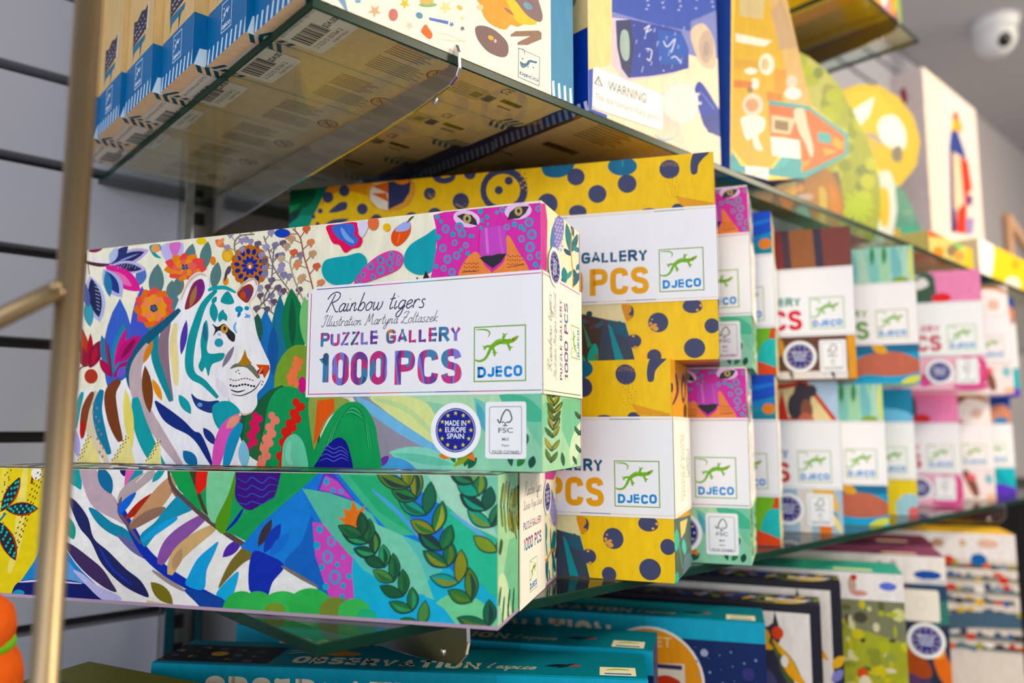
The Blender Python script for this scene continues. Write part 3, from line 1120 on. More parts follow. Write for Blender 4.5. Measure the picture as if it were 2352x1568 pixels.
twig([(1640, 660), (1560, 560), (1500, 470), (1470, 380), (1440, 290)], '8A7A78', ['8E86A8', '9A93B5', '6A5C72'], 34)
twig([(1500, 720), (1440, 650), (1480, 540), (1490, 420), (1500, 330)], '7E7484', ['8A82A4', '6D5A70', 'A29ABB'], 34)
twig([(1300, 420), (1280, 340), (1310, 290), (1390, 280)], '8D7F80', ['9D96B8', 'A77E82'], 30)
twig([(1690, 700), (1620, 560), (1585, 440), (1600, 380)], 'B0A090', ['C9AE90', 'B59A86', '8B86A8'], 36)
twig([(1720, 620), (1690, 500), (1660, 400), (1640, 300), (1600, 250)], 'A86A50', ['D97050', 'C9A07A', 'E2926A'], 38)
twig([(1400, 690), (1450, 640), (1520, 560)], '7A6C70', ['6A5264', '8A7E9A'], 30)
a.E(1543, 275, 42, 24, '2449B8')
# blades on the right of the head
for x0, y0, x1, y1, wd, c in ((1450, 1300, 1452, 690, 150, '3878B8'), (1400, 900, 1408, 712, 66, '285C4A'), (1530, 1180, 1530, 610, 110, '2C7392'), (1490, 1050, 1495, 780, 60, '2F5FA0'),
                              (1620, 1000, 1592, 575, 130, '157A48'), (1600, 900, 1596, 620, 40, '0E5A38'), (1680, 900, 1665, 620, 70, '7FC47A')):
    a.L(x0, y0, x1, y1, wd, c)
a.E(1620, 1070, 120, 190, '7BA23C', .15)
a.B([(1310, 1300), (1350, 1230), (1420, 1180), (1500, 1120), (1700, 1100), (1720, 1560), (1360, 1560)], '1F5F3C')
a.B([(1460, 1290), (1490, 1160), (1560, 1112), (1640, 1120), (1700, 1200), (1730, 1540), (1500, 1540)], '209C58')
a.B([(1340, 1300), (1390, 1260), (1420, 1360), (1480, 1540), (1350, 1540)], '2C6A3C')


def coral(pts, wd, col):
    A.S(pts, wd * .7, col)
    c = catmull(pts, False, 3)
    for i, (x, y) in enumerate(c):
        A.E(x + (wd * .3 if i % 2 else -wd * .3), y, wd * .36, wd * .42, col, n=10)


coral([(1640, 1200), (1610, 1270), (1575, 1350), (1555, 1440), (1535, 1540)], 56, 'DE3A34')
coral([(1510, 1275), (1480, 1340), (1455, 1430), (1440, 1530)], 50, 'F08F80')
coral([(1410, 1270), (1390, 1340), (1372, 1440)], 50, 'E62F66')
coral([(1635, 970), (1610, 1030), (1590, 1090)], 44, 'F08564')
a.B([(1545, 1550), (1560, 1440), (1600, 1375), (1660, 1400), (1690, 1480), (1690, 1550)], '6DCCA6')
# the tiger
a.B([(385, 1560), (395, 1350), (410, 1150), (500, 1130), (600, 1108), (690, 1062), (716, 1000), (752, 900), (850, 812), (935, 735), (975, 650), (1000, 590), (1040, 515), (1095, 486), (1142, 520), (1152, 572), (1220, 566),
     (1292, 596), (1318, 556), (1372, 518), (1412, 545), (1396, 612), (1362, 660), (1386, 720), (1408, 830), (1450, 930), (1476, 990), (1470, 1052), (1442, 1110), (1408, 1150), (1406, 1210), (1372, 1255), (1318, 1268),
     (1312, 1380), (1355, 1480), (1366, 1560)], 'F7F5F4', n=4)
a.B([(1012, 690), (1030, 610), (1060, 545), (1105, 525), (1122, 575), (1100, 630), (1060, 670)], '93364C'); a.B([(1050, 600), (1080, 545), (1112, 535), (1115, 590), (1080, 630)], '7D2F86'); a.L(1040, 680, 1075, 560, 30, 'A8784A')
a.B([(1298, 610), (1318, 575), (1365, 552), (1388, 580), (1372, 630), (1345, 655)], '9C4436'); a.E(1352, 600, 26, 30, '6A3A6E'); a.E(1330, 612, 16, 20, 'C05A3A')
a.S([(990, 640), (1035, 540), (1090, 498), (1130, 510)], 16, 'DCC7B4'); a.S([(1300, 595), (1340, 545), (1390, 525), (1405, 560)], 14, 'D8B79A')
TEAL = '159A9E'
a.S([(1185, 585), (1115, 665), (1072, 780), (1046, 880), (1036, 990), (1056, 1052), (1115, 1090), (1192, 1172)], 48, TEAL)
a.S([(1140, 590), (1160, 578), (1230, 572), (1290, 600)], 22, '2AA5A8')
a.B([(1207, 648), (1226, 606), (1252, 594), (1282, 650), (1250, 664)], TEAL); a.L(1165, 650, 1175, 762, 46, TEAL); a.L(1200, 760, 1222, 690, 34, TEAL); a.L(1215, 700, 1240, 755, 30, TEAL); a.L(1185, 620, 1160, 660, 26, TEAL)
a.E(1308, 690, 22, 18, '1898B4'); a.E(1350, 684, 14, 12, '1898B4'); a.L(1300, 735, 1316, 700, 18, '2A78C0'); a.L(1335, 735, 1372, 722, 14, '6AA8E0'); a.L(1340, 712, 1370, 738, 10, '6AA8E0')
a.B([(1160, 768), (1190, 786), (1226, 768), (1258, 800), (1286, 828), (1280, 868), (1252, 852), (1232, 822), (1196, 806), (1166, 836), (1178, 800)], '26262C', n=3)
a.E(1228, 798, 20, 24, 'D49A4E'); a.E(1230, 794, 7, 11, '1B1B1F'); a.S([(1292, 760), (1282, 790), (1296, 820)], 14, '86B8EA')
a.E(1198, 872, 24, 24, '3E9CB4'); a.L(1190, 820, 1210, 835, 14, 'A9CFEC')
a.B([(1118, 765), (1134, 755), (1142, 830), (1132, 900), (1150, 932), (1226, 928), (1216, 966), (1166, 986), (1152, 1012), (1140, 1056), (1124, 1005), (1106, 1032), (1086, 1000), (1102, 950), (1098, 860)], TEAL, n=3)
a.L(1118, 760, 1126, 870, 26, '2F6F8C')
a.L(1282, 890, 1216, 1008, 30, '8B7C92');
a.P([(1340, 908), (1352, 950), (1376, 982), (1368, 1002), (1296, 992), (1318, 966), (1330, 940)], 'B97D20')
a.B([(1258, 1015), (1290, 985), (1340, 998), (1372, 988), (1420, 1050), (1408, 1066), (1352, 1010), (1300, 1004)], '74755A', n=3)
a.P([(1400, 990), (1472, 994), (1476, 1016), (1446, 1066), (1430, 1030)], 'DA5530'); a.E(1424, 1030, 18, 14, '7B2C66'); a.L(1410, 1050, 1440, 1000, 12, 'F08A4A')
a.dots([(1292, 1030), (1304, 1022), (1310, 1040)], 4, '6A5A50')
for k in range(9):
    a.E(1262 + k * 15, 1072 + 6 * sin(k * .9), 6, 4, 'A86E60', n=8)
    a.E(1262 + k * 16, 1104 + 5 * sin(k), 7, 6, '2A3038', n=8)
a.S([(1262, 1128), (1300, 1140), (1340, 1130)], 8, '2A3038'); a.S([(1268, 1152), (1320, 1160), (1390, 1128), (1430, 1075)], 6, '4A3E42');
a.dots([(1432, 1100), (1438, 1085)], 5, 'A07A80')
a.S([(1240, 1150), (1270, 1220), (1330, 1262), (1380, 1250)], 12, 'E3C3A8'); a.L(1180, 1060, 1250, 1180, 50, 'EEE6EE')
# stripes of neck and body
a.S([(925, 750), (898, 850), (895, 960), (910, 1080), (938, 1192)], 62, '8E7480'); a.S([(862, 815), (848, 930), (882, 1050), (938, 1190)], 44, '158C98')
a.S([(962, 765), (950, 880), (960, 1000), (966, 1105)], 44, 'F2E1A2'); a.L(1022, 748, 992, 938, 36, '5646A6')
a.S([(985, 690), (900, 770), (800, 860), (745, 950), (716, 1020), (722, 1100), (750, 1160)], 56, '1C5C7A')
a.S([(815, 880), (752, 990), (746, 1100), (792, 1240), (880, 1380), (990, 1540)], 74, 'C7B0B2'); a.L(838, 858, 786, 985, 34, 'DD8A40')
a.L(795, 995, 822, 1258, 58, '7C4526'); a.L(836, 1070, 888, 1188, 36, 'EE961F')
a.S([(742, 1170), (762, 1290), (800, 1400), (850, 1500), (900, 1560)], 84, '1AA2A6')
a.S([(655, 1075), (606, 1150), (622, 1290), (662, 1410)], 66, '7E4328'); a.S([(560, 1128), (535, 1240), (562, 1380), (602, 1480)], 56, '1F7FA2')
a.S([(528, 1135), (486, 1230), (505, 1370), (560, 1470), (590, 1530)], 48, 'E6D6B8')
for k in range(14):
    a.E(500 + (k % 3) * 12 + k * 4, 1180 + k * 24, 6, 8, '9A7A86', n=8)
a.S([(512, 1140), (470, 1240), (452, 1390)], 42, '8A4830'); a.L(460, 1290, 450, 1400, 30, 'C42A28'); a.S([(455, 1140), (428, 1230), (414, 1340)], 32, '1AA0A2'); a.L(405, 1330, 430, 1500, 46, 'B9B0E8')
a.L(688, 1120, 724, 1450, 54, 'F1E07A')
for x0, x1, x2, yt in ((410, 490, 570, 1360), (590, 700, 750, 1365), (780, 872, 888, 1388)):
    a.P([(x0, 1560), (x1, yt), (x2, 1560)], 'F4E79A')
    for k in range(16):
        a.E(x0 + (x1 - x0) * (.25 + k * .045) + (k % 3) * 9, 1535 - (1535 - yt) * (.15 + k * .05), 3.5, 5, '6A5A40', .5, n=7)
a.B([(848, 1190), (900, 1216), (1000, 1290), (1062, 1352), (1102, 1372), (1150, 1480), (1164, 1550), (1128, 1500), (1080, 1422), (1028, 1372), (948, 1332), (888, 1282)], '24367F', n=4)
a.L(1113, 1335, 1182, 1430, 44, '2A3980'); a.L(1004, 1460, 1080, 1545, 64, '1F6FA2')
a.B([(1048, 1150), (1080, 1176), (1140, 1192), (1200, 1190), (1170, 1252), (1110, 1242), (1070, 1212)], '2A3F7E'); a.E(1095, 1210, 14, 12, '6FA0D8')
a.B([(1168, 1212), (1250, 1190), (1312, 1240), (1290, 1272), (1240, 1302), (1210, 1352), (1170, 1292)], '1E9FA8'); a.L(980, 1155, 1046, 1260, 48, '1AA0A6')
a.S([(1312, 1270), (1250, 1330), (1206, 1430), (1178, 1560)], 74, 'E667BC'); a.L(1312, 1265, 1240, 1340, 50, 'F0A28A')
a.S([(1322, 1310), (1272, 1410), (1232, 1560)], 58, '2C98C6'); a.L(1330, 1400, 1340, 1560, 60, '8CC9E4')

# right part of the front
b = A.crop(600, 440, 2.376)
b.B([(600, 1100), (900, 1090), (1100, 1090), (1560, 1090), (1560, 1560), (600, 1560)], '96D2B0')
b.P([(600, 1090), (1560, 1080), (1560, 1340), (1300, 1300), (1100, 1180)], 'B6DFB4')
b.B([(1380, 1120), (1560, 1100), (1560, 1400), (1480, 1330), (1420, 1220)], '7FCBA8'); b.L(1300, 1110, 1560, 1250, 120, '54B994')
b.B([(500, 1110), (600, 1130), (760, 1240), (900, 1330), (980, 1400), (1000, 1560), (640, 1560), (610, 1300)], '9A92A2')
b.B([(520, 1120), (620, 1160), (780, 1270), (930, 1360), (1010, 1400), (1000, 1440), (900, 1400), (740, 1310), (600, 1210)], '7EBFE4')
b.B([(600, 1120), (760, 1110), (900, 1150), (960, 1240), (985, 1340), (960, 1380), (860, 1320), (740, 1240), (660, 1180)], 'DFE79C')
b.S([(620, 1130), (800, 1190), (980, 1360)], 30, 'C6E0A0'); b.L(700, 1420, 1080, 1500, 130, '8FD8BE'); b.L(720, 1430, 1060, 1490, 50, '70C8A8')
b.L(1160, 1120, 1420, 1480, 120, '7CCBC0'); b.L(1180, 1150, 1240, 1330, 46, '5CAFC0')
b.B([(620, 1500), (700, 1450), (800, 1470), (860, 1560), (600, 1560)], '5AA4D8'); b.L(640, 1500, 700, 1440, 40, '7A3FA0')
for x0, y0, x1, y1, wd, c in ((1060, 1480, 1030, 1400, 34, '2E6A34'), (1080, 1490, 1110, 1400, 34, '3F7A2E'), (1110, 1500, 1150, 1410, 40, '20663A'), (1050, 1500, 1140, 1440, 30, '8FA02E'), (1130, 1510, 1180, 1450, 36, '1E5A44'),
                              (1370, 1500, 1350, 1400, 34, '1D5A40'), (1400, 1500, 1440, 1440, 40, '2E7A3A'), (1470, 1510, 1490, 1440, 42, '174C3A'), (1440, 1390, 1456, 1320, 30, '1F6A4A')):
    b.L(x0, y0, x1, y1, wd, c)
b.P([(970, 1440), (1000, 1420), (1060, 1450), (1000, 1460)], 'F07F2E'); b.P([(1120, 1450), (1160, 1420), (1170, 1470)], 'F07F2E')
b.B([(30, 1220), (80, 1092), (150, 1062), (215, 1082), (270, 1180), (290, 1330), (285, 1560), (20, 1560)], '1F9A58')
b.B([(118, 1050), (150, 930), (215, 868), (290, 840), (290, 1110), (215, 1080), (160, 1064)], '7E9F3C'); b.E(228, 1055, 22, 46, 'D32D86')
coral([(208, 915), (195, 960), (170, 1010), (182, 1050)], 44, 'F58560')
b.B([(270, 1110), (450, 1125), (480, 1160), (380, 1220), (320, 1330), (290, 1400)], '98A652'); b.P([(310, 1140), (402, 1128), (404, 1190), (345, 1260), (310, 1350), (286, 1390), (300, 1270)], 'EE6F48')
b.B([(285, 1560), (300, 1430), (335, 1325), (400, 1212), (470, 1152), (550, 1158), (612, 1240), (638, 1350), (632, 1560)], '22A058')
for t in range(5):
    b.S([(330 + t * 12, 1480 - t * 20), (390 + t * 10, 1300 - t * 12), (480 + t * 6, 1210 - t * 10), (580 - t * 4, 1270 - t * 8), (610 - t * 6, 1400)], 7, '4FBF7A' if t % 2 else '158248')
b.B([(280, 1560), (330, 1440), (388, 1362), (440, 1342), (482, 1400), (492, 1560)], '2B2B90')
for t in range(4):
    b.S([(320 + t * 6, 1470 - t * 26), (360, 1455 - t * 24), (400, 1470 - t * 22), (440, 1452 - t * 20), (480, 1468 - t * 14)], 5, '6F74D6')
coral([(212, 1150), (186, 1240), (150, 1310), (132, 1400), (105, 1520)], 58, 'DE3732')
coral([(78, 1222), (52, 1320), (30, 1400), (10, 1520)], 54, 'F5907C')
b.B([(128, 1560), (122, 1400), (150, 1338), (200, 1326), (245, 1400), (255, 1560)], '74D0AA'); b.S([(160, 1360), (150, 1440), (170, 1490)], 30, '8EDDBC')
# upper garden on the right
b.B([(360, 190), (420, 180), (525, 170), (532, 230), (556, 262), (540, 302), (500, 312), (460, 334), (430, 292), (395, 282), (370, 232)], 'EE4468', n=4); b.B([(392, 190), (505, 180), (512, 240), (536, 262), (500, 302), (455, 272), (420, 252)], '5379D8', n=4)
b.S([(440, 200), (470, 250), (510, 280)], 26, '86B0EC'); b.B([(530, 170), (590, 165), (580, 215), (550, 250)], 'E4DEF6'); b.E(615, 172, 30, 40, 'EE7F58'); b.E(688, 196, 20, 22, 'F2BC2A')
b.B([(812, 165), (816, 222), (780, 276), (740, 298), (714, 270), (720, 222), (765, 178)], 'E8603A'); b.B([(812, 165), (812, 205), (770, 220), (735, 215), (765, 178)], 'A9B4EC'); b.S([(800, 172), (818, 148), (835, 136)], 8, '5A3C30'); b.S([(760, 230), (748, 280)], 16, 'F28A5C')
b.B([(334, 430), (350, 380), (400, 362), (470, 352), (540, 336), (578, 370), (572, 420), (530, 472), (470, 508), (400, 508), (354, 480)], '12A4B0')
b.B([(510, 505), (560, 420), (640, 352), (720, 322), (772, 344), (776, 390), (740, 432), (640, 474), (560, 500)], 'E058A8')
RING = '1FA6C0'
for x, y, r in ((560, 455, 14), (600, 410, 18), (655, 375, 20), (715, 345, 16), (705, 388, 20), (755, 360, 12), (752, 392, 12), (655, 430, 22), (615, 465, 14), (540, 488, 12), (712, 425, 12)):
    b.R(x, y, r, r * 1.1, r * .45, RING, 'D84EA2')
b.B([(962, 205), (900, 240), (820, 290), (784, 350), (790, 412), (850, 452), (922, 442), (958, 390), (955, 300)], '0FA0B0')
b.P([(846, 500), (852, 465), (880, 500)], '2A2838'); b.P([(880, 490), (902, 432), (925, 480)], '2A2838')
# pink leopard
b.P([(942, 130), (1000, 114), (1300, 84), (1560, 60), (1560, 450), (925, 480), (945, 400), (962, 300), (958, 200)], 'DA4CAE')
b.B([(1180, 330), (1120, 372), (1085, 470), (1260, 460), (1220, 400)], 'F0935A'); b.B([(1345, 240), (1400, 320), (1460, 450), (1255, 460), (1330, 380)], 'F0935A')
b.P([(1185, 200), (1335, 185), (1345, 350), (1200, 360)], 'C959C2'); b.S([(1230, 200), (1240, 340)], 40, 'E07CD8'); b.S([(1300, 190), (1320, 340)], 34, 'D468C8'); b.S([(1195, 200), (1190, 330)], 22, 'E83F92')
b.P([(1194, 364), (1220, 352), (1262, 350), (1300, 340), (1342, 340), (1312, 386), (1266, 420), (1224, 390)], '2C2A34'); b.S([(1262, 415), (1262, 450)], 6, '7A3A3A')
for ex, ey, rt in ((1125, 150, .22), (1405, 108, -.12)):
    b.E(ex, ey, 74, 46, 'EBC9EA', rt)
    sgn = 1 if rt > 0 else -1
    if rt > 0:
        b.P([(1070, 135), (1105, 122), (1150, 128), (1175, 155), (1185, 188), (1150, 180), (1115, 170), (1090, 150)], '3A3238')
    else:
        b.P([(1345, 158), (1360, 115), (1395, 85), (1440, 82), (1465, 82), (1445, 120), (1410, 148), (1370, 152)], '3A3238')
    b.E(ex + 2, ey, 22, 26, 'B9A56A'); b.E(ex + 2, ey, 8, 11, '2A2426')
random.seed(3)
for x, y, r in ((965, 140, 12), (985, 165, 10), (970, 250, 14), (1010, 205, 22), (1050, 235, 14), (995, 310, 20), (1060, 280, 16), (1100, 230, 22), (1020, 370, 22), (1070, 350, 20), (1120, 295, 16), (1095, 320, 10), (1000, 420, 16),
                (1045, 440, 20), (960, 410, 12), (1145, 245, 10), (1085, 195, 24), (1200, 110, 14), (1235, 140, 12), (1210, 160, 10), (1240, 180, 8), (1290, 115, 10), (1320, 100, 16), (1345, 195, 16), (1385, 180, 14), (1205, 200, 10),
                (1420, 195, 14), (1440, 210, 10), (1465, 170, 24), (1425, 260, 18), (1480, 235, 26), (1470, 305, 26), (1515, 95, 16), (1545, 150, 10), (1520, 350, 20), (1500, 400, 14), (1470, 360, 16), (1545, 240, 12), (1530, 415, 10), (1130, 340, 12), (1160, 245, 8)):
    if r > 15:
        b.R(x, y, r, r * 1.1, r * .4, RING, 'CE56B8')
    else:
        b.E(x, y, r, r * 1.1, RING, n=12)
for k in range(7):
    for j in range(3):
        b.E(1115 + k * 12, 392 + j * 20 + (k % 2) * 4, 4, 3, '6A3428', n=7)
        b.E(1350 + k * 13, 352 + j * 22 + (k % 2) * 4, 4, 3, '6A3428', n=7)
b.S([(1100, 440), (1180, 435)], 9, '3A2430'); b.S([(1345, 415), (1440, 398)], 9, '6A2E34')
ART_FRONT = A

# narrow lower side, seen on the box lying flat
A = Art(face_px(M_T0, (1, 0, 0), (0, 1, 0), (0, 0, -1)), UNDER3, (-BL, 0.0003, 0, BD))
c = A.crop(0, 1040, 2.97)
c.P([(-800, 0), (5000, 0), (5000, 1600), (-800, 1600)], 'F5F3EE')
c.P([(-800, 40), (330, 70), (330, 480), (250, 720), (160, 860), (70, 1010), (-800, 1010)], 'F0D637')
c.S([(180, 80), (150, 300), (120, 600), (60, 820)], 60, 'F7E67A'); c.S([(40, 80), (10, 300), (-40, 600)], 60, 'F5E262'); c.S([(230, 120), (215, 210)], 44, '96452A'); c.E(250, 140, 36, 44, 'FBF6E8')
for k in range(46):
    t = k / 45
    c.E(290 - 200 * t + 26 * sin(k * 2.1), 110 + 560 * t, 4, 10, '4E4430', .6, n=7)
    c.E(60 - 110 * t + 18 * sin(k * 1.7), 100 + 740 * t, 4, 9, '6A5C30', .6, n=7)
for x0, y0, x1, y1, wd in ((10, 400, 140, 168, 84), (40, 385, 262, 378, 96), (0, 470, 108, 734, 104)):
    c.L(x0, y0, x1, y1, wd, 'A8401C'); c.L(x0, y0, x1 - 6, y1 - 4, wd - 18, '23262A')
    for k in range(14):
        t = .12 + .76 * k / 13
        dx, dy = x1 - x0, y1 - y0
        l = hypot(dx, dy)
        o = ((k % 3) - 1) * wd * .22 * sin(pi * t)
        c.E(x0 + dx * t - dy / l * o, y0 + dy * t + dx / l * o, 8, 11, '2DB4B0', .5, n=9)
c.S([(0, 460), (40, 410)], 30, '2A78B8')
c.B([(160, 850), (260, 690), (320, 470), (520, 760), (720, 960), (760, 1040), (400, 1020), (100, 960)], '3F8FD0'); c.B([(420, 700), (520, 800), (640, 930), (560, 960), (440, 860)], '6FA8E2')
c.B([(80, 960), (150, 870), (420, 860), (600, 900), (700, 980), (690, 1050), (300, 1010), (100, 985)], '1C2468'); c.S([(130, 880), (300, 870), (560, 890)], 16, 'D8D8F4'); c.B([(80, 965), (120, 930), (170, 950), (120, 990)], '2A9CC0')
c.B([(500, 800), (560, 820), (660, 900), (820, 980), (800, 1010), (700, 1000), (590, 900)], 'C9C4F0')
c.L(440, 420, 505, 590, 80, '1AA08E'); c.B([(480, 100), (545, 95), (556, 240), (520, 230), (470, 190)], '15A0A0')
c.B([(545, 95), (640, 95), (720, 230), (800, 330), (860, 480), (780, 450), (640, 370), (575, 240)], 'C4ABB4'); c.L(680, 90, 760, 280, 90, '1C6E9E'); c.L(830, 80, 850, 160, 40, '22286A')
c.B([(866, 90), (920, 95), (900, 180), (852, 260)], 'EE72B4'); c.S([(960, 90), (930, 170), (870, 240)], 64, '1B97AC'); c.S([(1060, 130), (960, 190), (860, 270), (820, 340)], 80, 'B8A8A8'); c.L(1040, 200, 1130, 90, 44, '2CA0AA'); c.S([(1010, 120), (930, 200)], 20, 'E4DCC8')
c.B([(470, 315), (520, 330), (600, 440), (640, 580), (740, 670), (860, 790), (960, 870), (1016, 970), (980, 975), (840, 900), (700, 760), (620, 600), (540, 500)], '272B60', n=4); c.S([(680, 640), (760, 780), (900, 900)], 18, '2B46B8')
c.B([(442, 612), (500, 630), (620, 720), (700, 790), (760, 880), (796, 946), (720, 920), (600, 830), (500, 720)], '43305E', n=4)
c.B([(606, 376), (660, 390), (760, 470), (860, 520), (930, 600), (1000, 690), (940, 660), (860, 600), (740, 540), (660, 470)], '2088A8', n=4); c.B([(800, 560), (900, 600), (1020, 700), (1010, 730), (900, 670)], '6E6AA0')
c.S([(810, 340), (880, 480), (980, 660), (1100, 780), (1250, 880), (1400, 960), (1540, 1020)], 66, '2038B0'); c.S([(830, 300), (815, 400), (880, 500), (960, 620)], 26, '6A5566'); c.S([(1040, 800), (1160, 880), (1260, 940)], 30, 'A3918E')
c.L(1030, 880, 1180, 1030, 90, '7E7426'); c.S([(1000, 1010), (1100, 1035), (1200, 1045)], 26, 'E3C690')
c.B([(930, 270), (880, 360), (818, 420), (812, 360), (870, 300)], '2A6AD8'); c.L(850, 455, 1105, 250, 70, 'B22C1A'); c.S([(1200, 160), (1120, 260), (1030, 370), (900, 500)], 110, 'C99A72'); c.S([(1170, 240), (1220, 310)], 60, '8A6656'); c.S([(1130, 380), (1010, 430), (890, 510)], 70, '94705E')
c.B([(1330, 370), (1240, 280), (1130, 380), (1060, 470), (960, 560), (990, 640), (1060, 560), (1180, 450)], '1C93B4'); c.S([(1210, 440), (1080, 520), (970, 600)], 44, '1FA2E0')
c.S([(1400, 430), (1250, 540), (1150, 640), (1090, 760)], 96, '8F5CA6'); c.S([(1470, 500), (1330, 590), (1210, 700), (1160, 830)], 90, 'D6B27C'); c.L(1180, 800, 1240, 650, 60, 'BE9670')
c.B([(1490, 605), (1440, 640), (1350, 720), (1290, 830), (1270, 900), (1390, 930), (1410, 800), (1460, 690)], '22A4E2', n=4); c.L(1520, 710, 1650, 590, 70, '5A3CA8')
c.B([(1680, 620), (1640, 660), (1560, 760), (1490, 920), (1560, 850), (1660, 750), (1760, 690)], '7A6C30', n=4); c.B([(1630, 815), (1570, 850), (1480, 950), (1500, 1000), (1580, 990)], '28AEE2', n=4)
c.B([(1800, 720), (1920, 745), (1950, 770), (1880, 860), (1820, 1000), (1700, 930), (1740, 820)], '1C34B0', n=4)
c.B([(1260, 930), (1400, 950), (1530, 1000), (1545, 1090), (1420, 1090), (1330, 1010)], '1E4AA0')
c.S([(1150, 110), (1180, 230), (1330, 380), (1480, 500), (1640, 610), (1840, 720), (2120, 890), (2200, 960)], 36, '5A4A46')
# foliage right of the flank
c.P([(1130, 60), (2100, 60), (5000, 60), (5000, 1600), (3000, 1600), (2260, 960), (1900, 720), (1600, 560), (1370, 390), (1220, 250)], '2FA060')
c.B([(1160, 80), (1290, 90), (1340, 220), (1370, 330), (1366, 390), (1300, 330), (1230, 250)], '18A04E'); c.B([(1290, 90), (1370, 90), (1360, 240), (1420, 420), (1380, 380), (1340, 260)], '4A3C2A'); c.B([(1360, 90), (1450, 90), (1420, 200), (1400, 240), (1350, 280), (1335, 200)], 'EC3A34')
c.B([(1450, 90), (1640, 90), (1590, 240), (1530, 420), (1470, 480), (1420, 420), (1410, 220)], '85D4A0'); c.B([(1620, 90), (1660, 90), (1600, 260), (1540, 540), (1470, 480), (1560, 280)], '5A9A2C')
c.B([(1640, 110), (1930, 110), (1920, 180), (1860, 320), (1780, 380), (1680, 385), (1610, 310), (1610, 200)], '44207E')
for t in range(4):
    c.S([(1620, 170 + t * 55), (1680, 200 + t * 50), (1720, 165 + t * 55), (1790, 205 + t * 48), (1840, 165 + t * 50), (1900, 190 + t * 34)], 6, '3E6CD8')
c.S([(1660, 380), (1610, 460), (1545, 530)], 22, '3036B0')
c.P([(1930, 90), (2250, 80), (2060, 220), (1840, 400), (1640, 570), (1540, 540), (1700, 400), (1880, 300)], '1B9C52')
d = A.crop(600, 1040, 2.97)
d.P([(280, 240), (420, 110), (520, 90), (2100, 90), (2100, 1400), (500, 1400), (350, 900), (-140, 640), (0, 480)], '2E7FDC')
d.P([(60, 470), (280, 245), (400, 560), (470, 1010), (330, 900), (140, 760), (0, 690)], '2F86DC'); d.B([(160, 760), (280, 600), (350, 430), (400, 700), (480, 1020), (330, 900)], '1766C4')
d.P([(150, 770), (370, 910), (420, 960), (60, 1000), (-40, 970), (60, 850)], 'F2F1EE')
d.B([(-60, 680), (60, 700), (160, 770), (80, 880), (30, 1000), (-80, 930)], '1C34B0'); d.S([(140, 770), (260, 840), (390, 915)], 26, '7A7468')
for x0, y0, x1, y1, wd, col in ((-20, 640, 75, 450, 60, '3A3038'), (20, 680, 135, 480, 80, '2444B4'), (60, 700, 196, 540, 70, '2A74D8')):
    d.L(x0, y0, x1, y1, wd, col)
d.P([(380, 260), (430, 130), (500, 140), (640, 320), (700, 460), (560, 500), (420, 420)], '5E4FC0'); d.P([(400, 250), (440, 150), (520, 190), (630, 320), (560, 290)], 'C85CC0')
d.P([(350, 470), (430, 480), (560, 620), (660, 740), (640, 860), (700, 960), (800, 1070), (480, 1020), (420, 850), (370, 700)], 'D25CBE')
for x, y, r in ((445, 195, 20), (490, 255, 16), (545, 262, 14), (380, 630, 24), (455, 710, 36), (505, 845, 40), (480, 600, 30), (400, 520, 22), (415, 780, 18), (440, 910, 22), (560, 905, 18), (555, 980, 18), (520, 760, 16), (600, 840, 18), (560, 710, 12), (670, 960, 16)):
    if r > 26:
        d.R(x, y, r, r * 1.25, r * .4, '2FA8D0', 'D25CBE')
    else:
        d.E(x, y, r, r * 1.2, '2FA8D0', n=12)
d.P([(280, 240), (460, 270), (640, 330), (760, 420), (860, 600), (900, 800), (700, 780), (600, 690), (420, 480)], '62BFA2'); d.P([(520, 130), (900, 130), (1000, 400), (1060, 560), (900, 560), (700, 350)], '4DB98C')
d.P([(640, 560), (860, 520), (1120, 620), (1300, 800), (1700, 1000), (1700, 1260), (700, 1260), (640, 1040), (620, 800)], '2AB4D4'); d.P([(620, 700), (760, 560), (960, 560), (1140, 640), (1240, 800), (1000, 960), (700, 800)], '62C4B8')
d.P([(640, 420), (960, 560), (1080, 720), (1180, 1000), (1020, 940), (860, 700)], '7FD0B0'); d.P([(900, 130), (1620, 130), (1620, 640), (1400, 470), (1150, 300)], '7FCDB0'); d.P([(1220, 330), (1620, 590), (1620, 1000), (1380, 800), (1250, 560)], '3FBE96')
d.P([(1130, 140), (1360, 140), (1500, 340), (1620, 580), (1400, 480), (1230, 320)], 'A8DCC0'); d.P([(600, 150), (820, 160), (1060, 500), (1050, 560), (800, 400)], '39AE78'); d.S([(760, 250), (960, 430), (1100, 600)], 30, '5FA8E0'); d.S([(1290, 400), (1480, 540), (1620, 650)], 26, '74B4E4')
d.B([(1150, 1080), (1300, 960), (1500, 1010), (1620, 1180), (1500, 1240), (1250, 1200)], '7CD49A'); d.P([(660, 1050), (1100, 960), (1250, 1060), (1400, 1260), (600, 1260)], '1FB2DC')
# orange spiky flower
d.P([(522, 440), (575, 440), (560, 375), (605, 395), (632, 322), (660, 392), (712, 358), (690, 430), (735, 470), (640, 560), (585, 555), (600, 510), (530, 515), (570, 480)], 'EA7A2A')


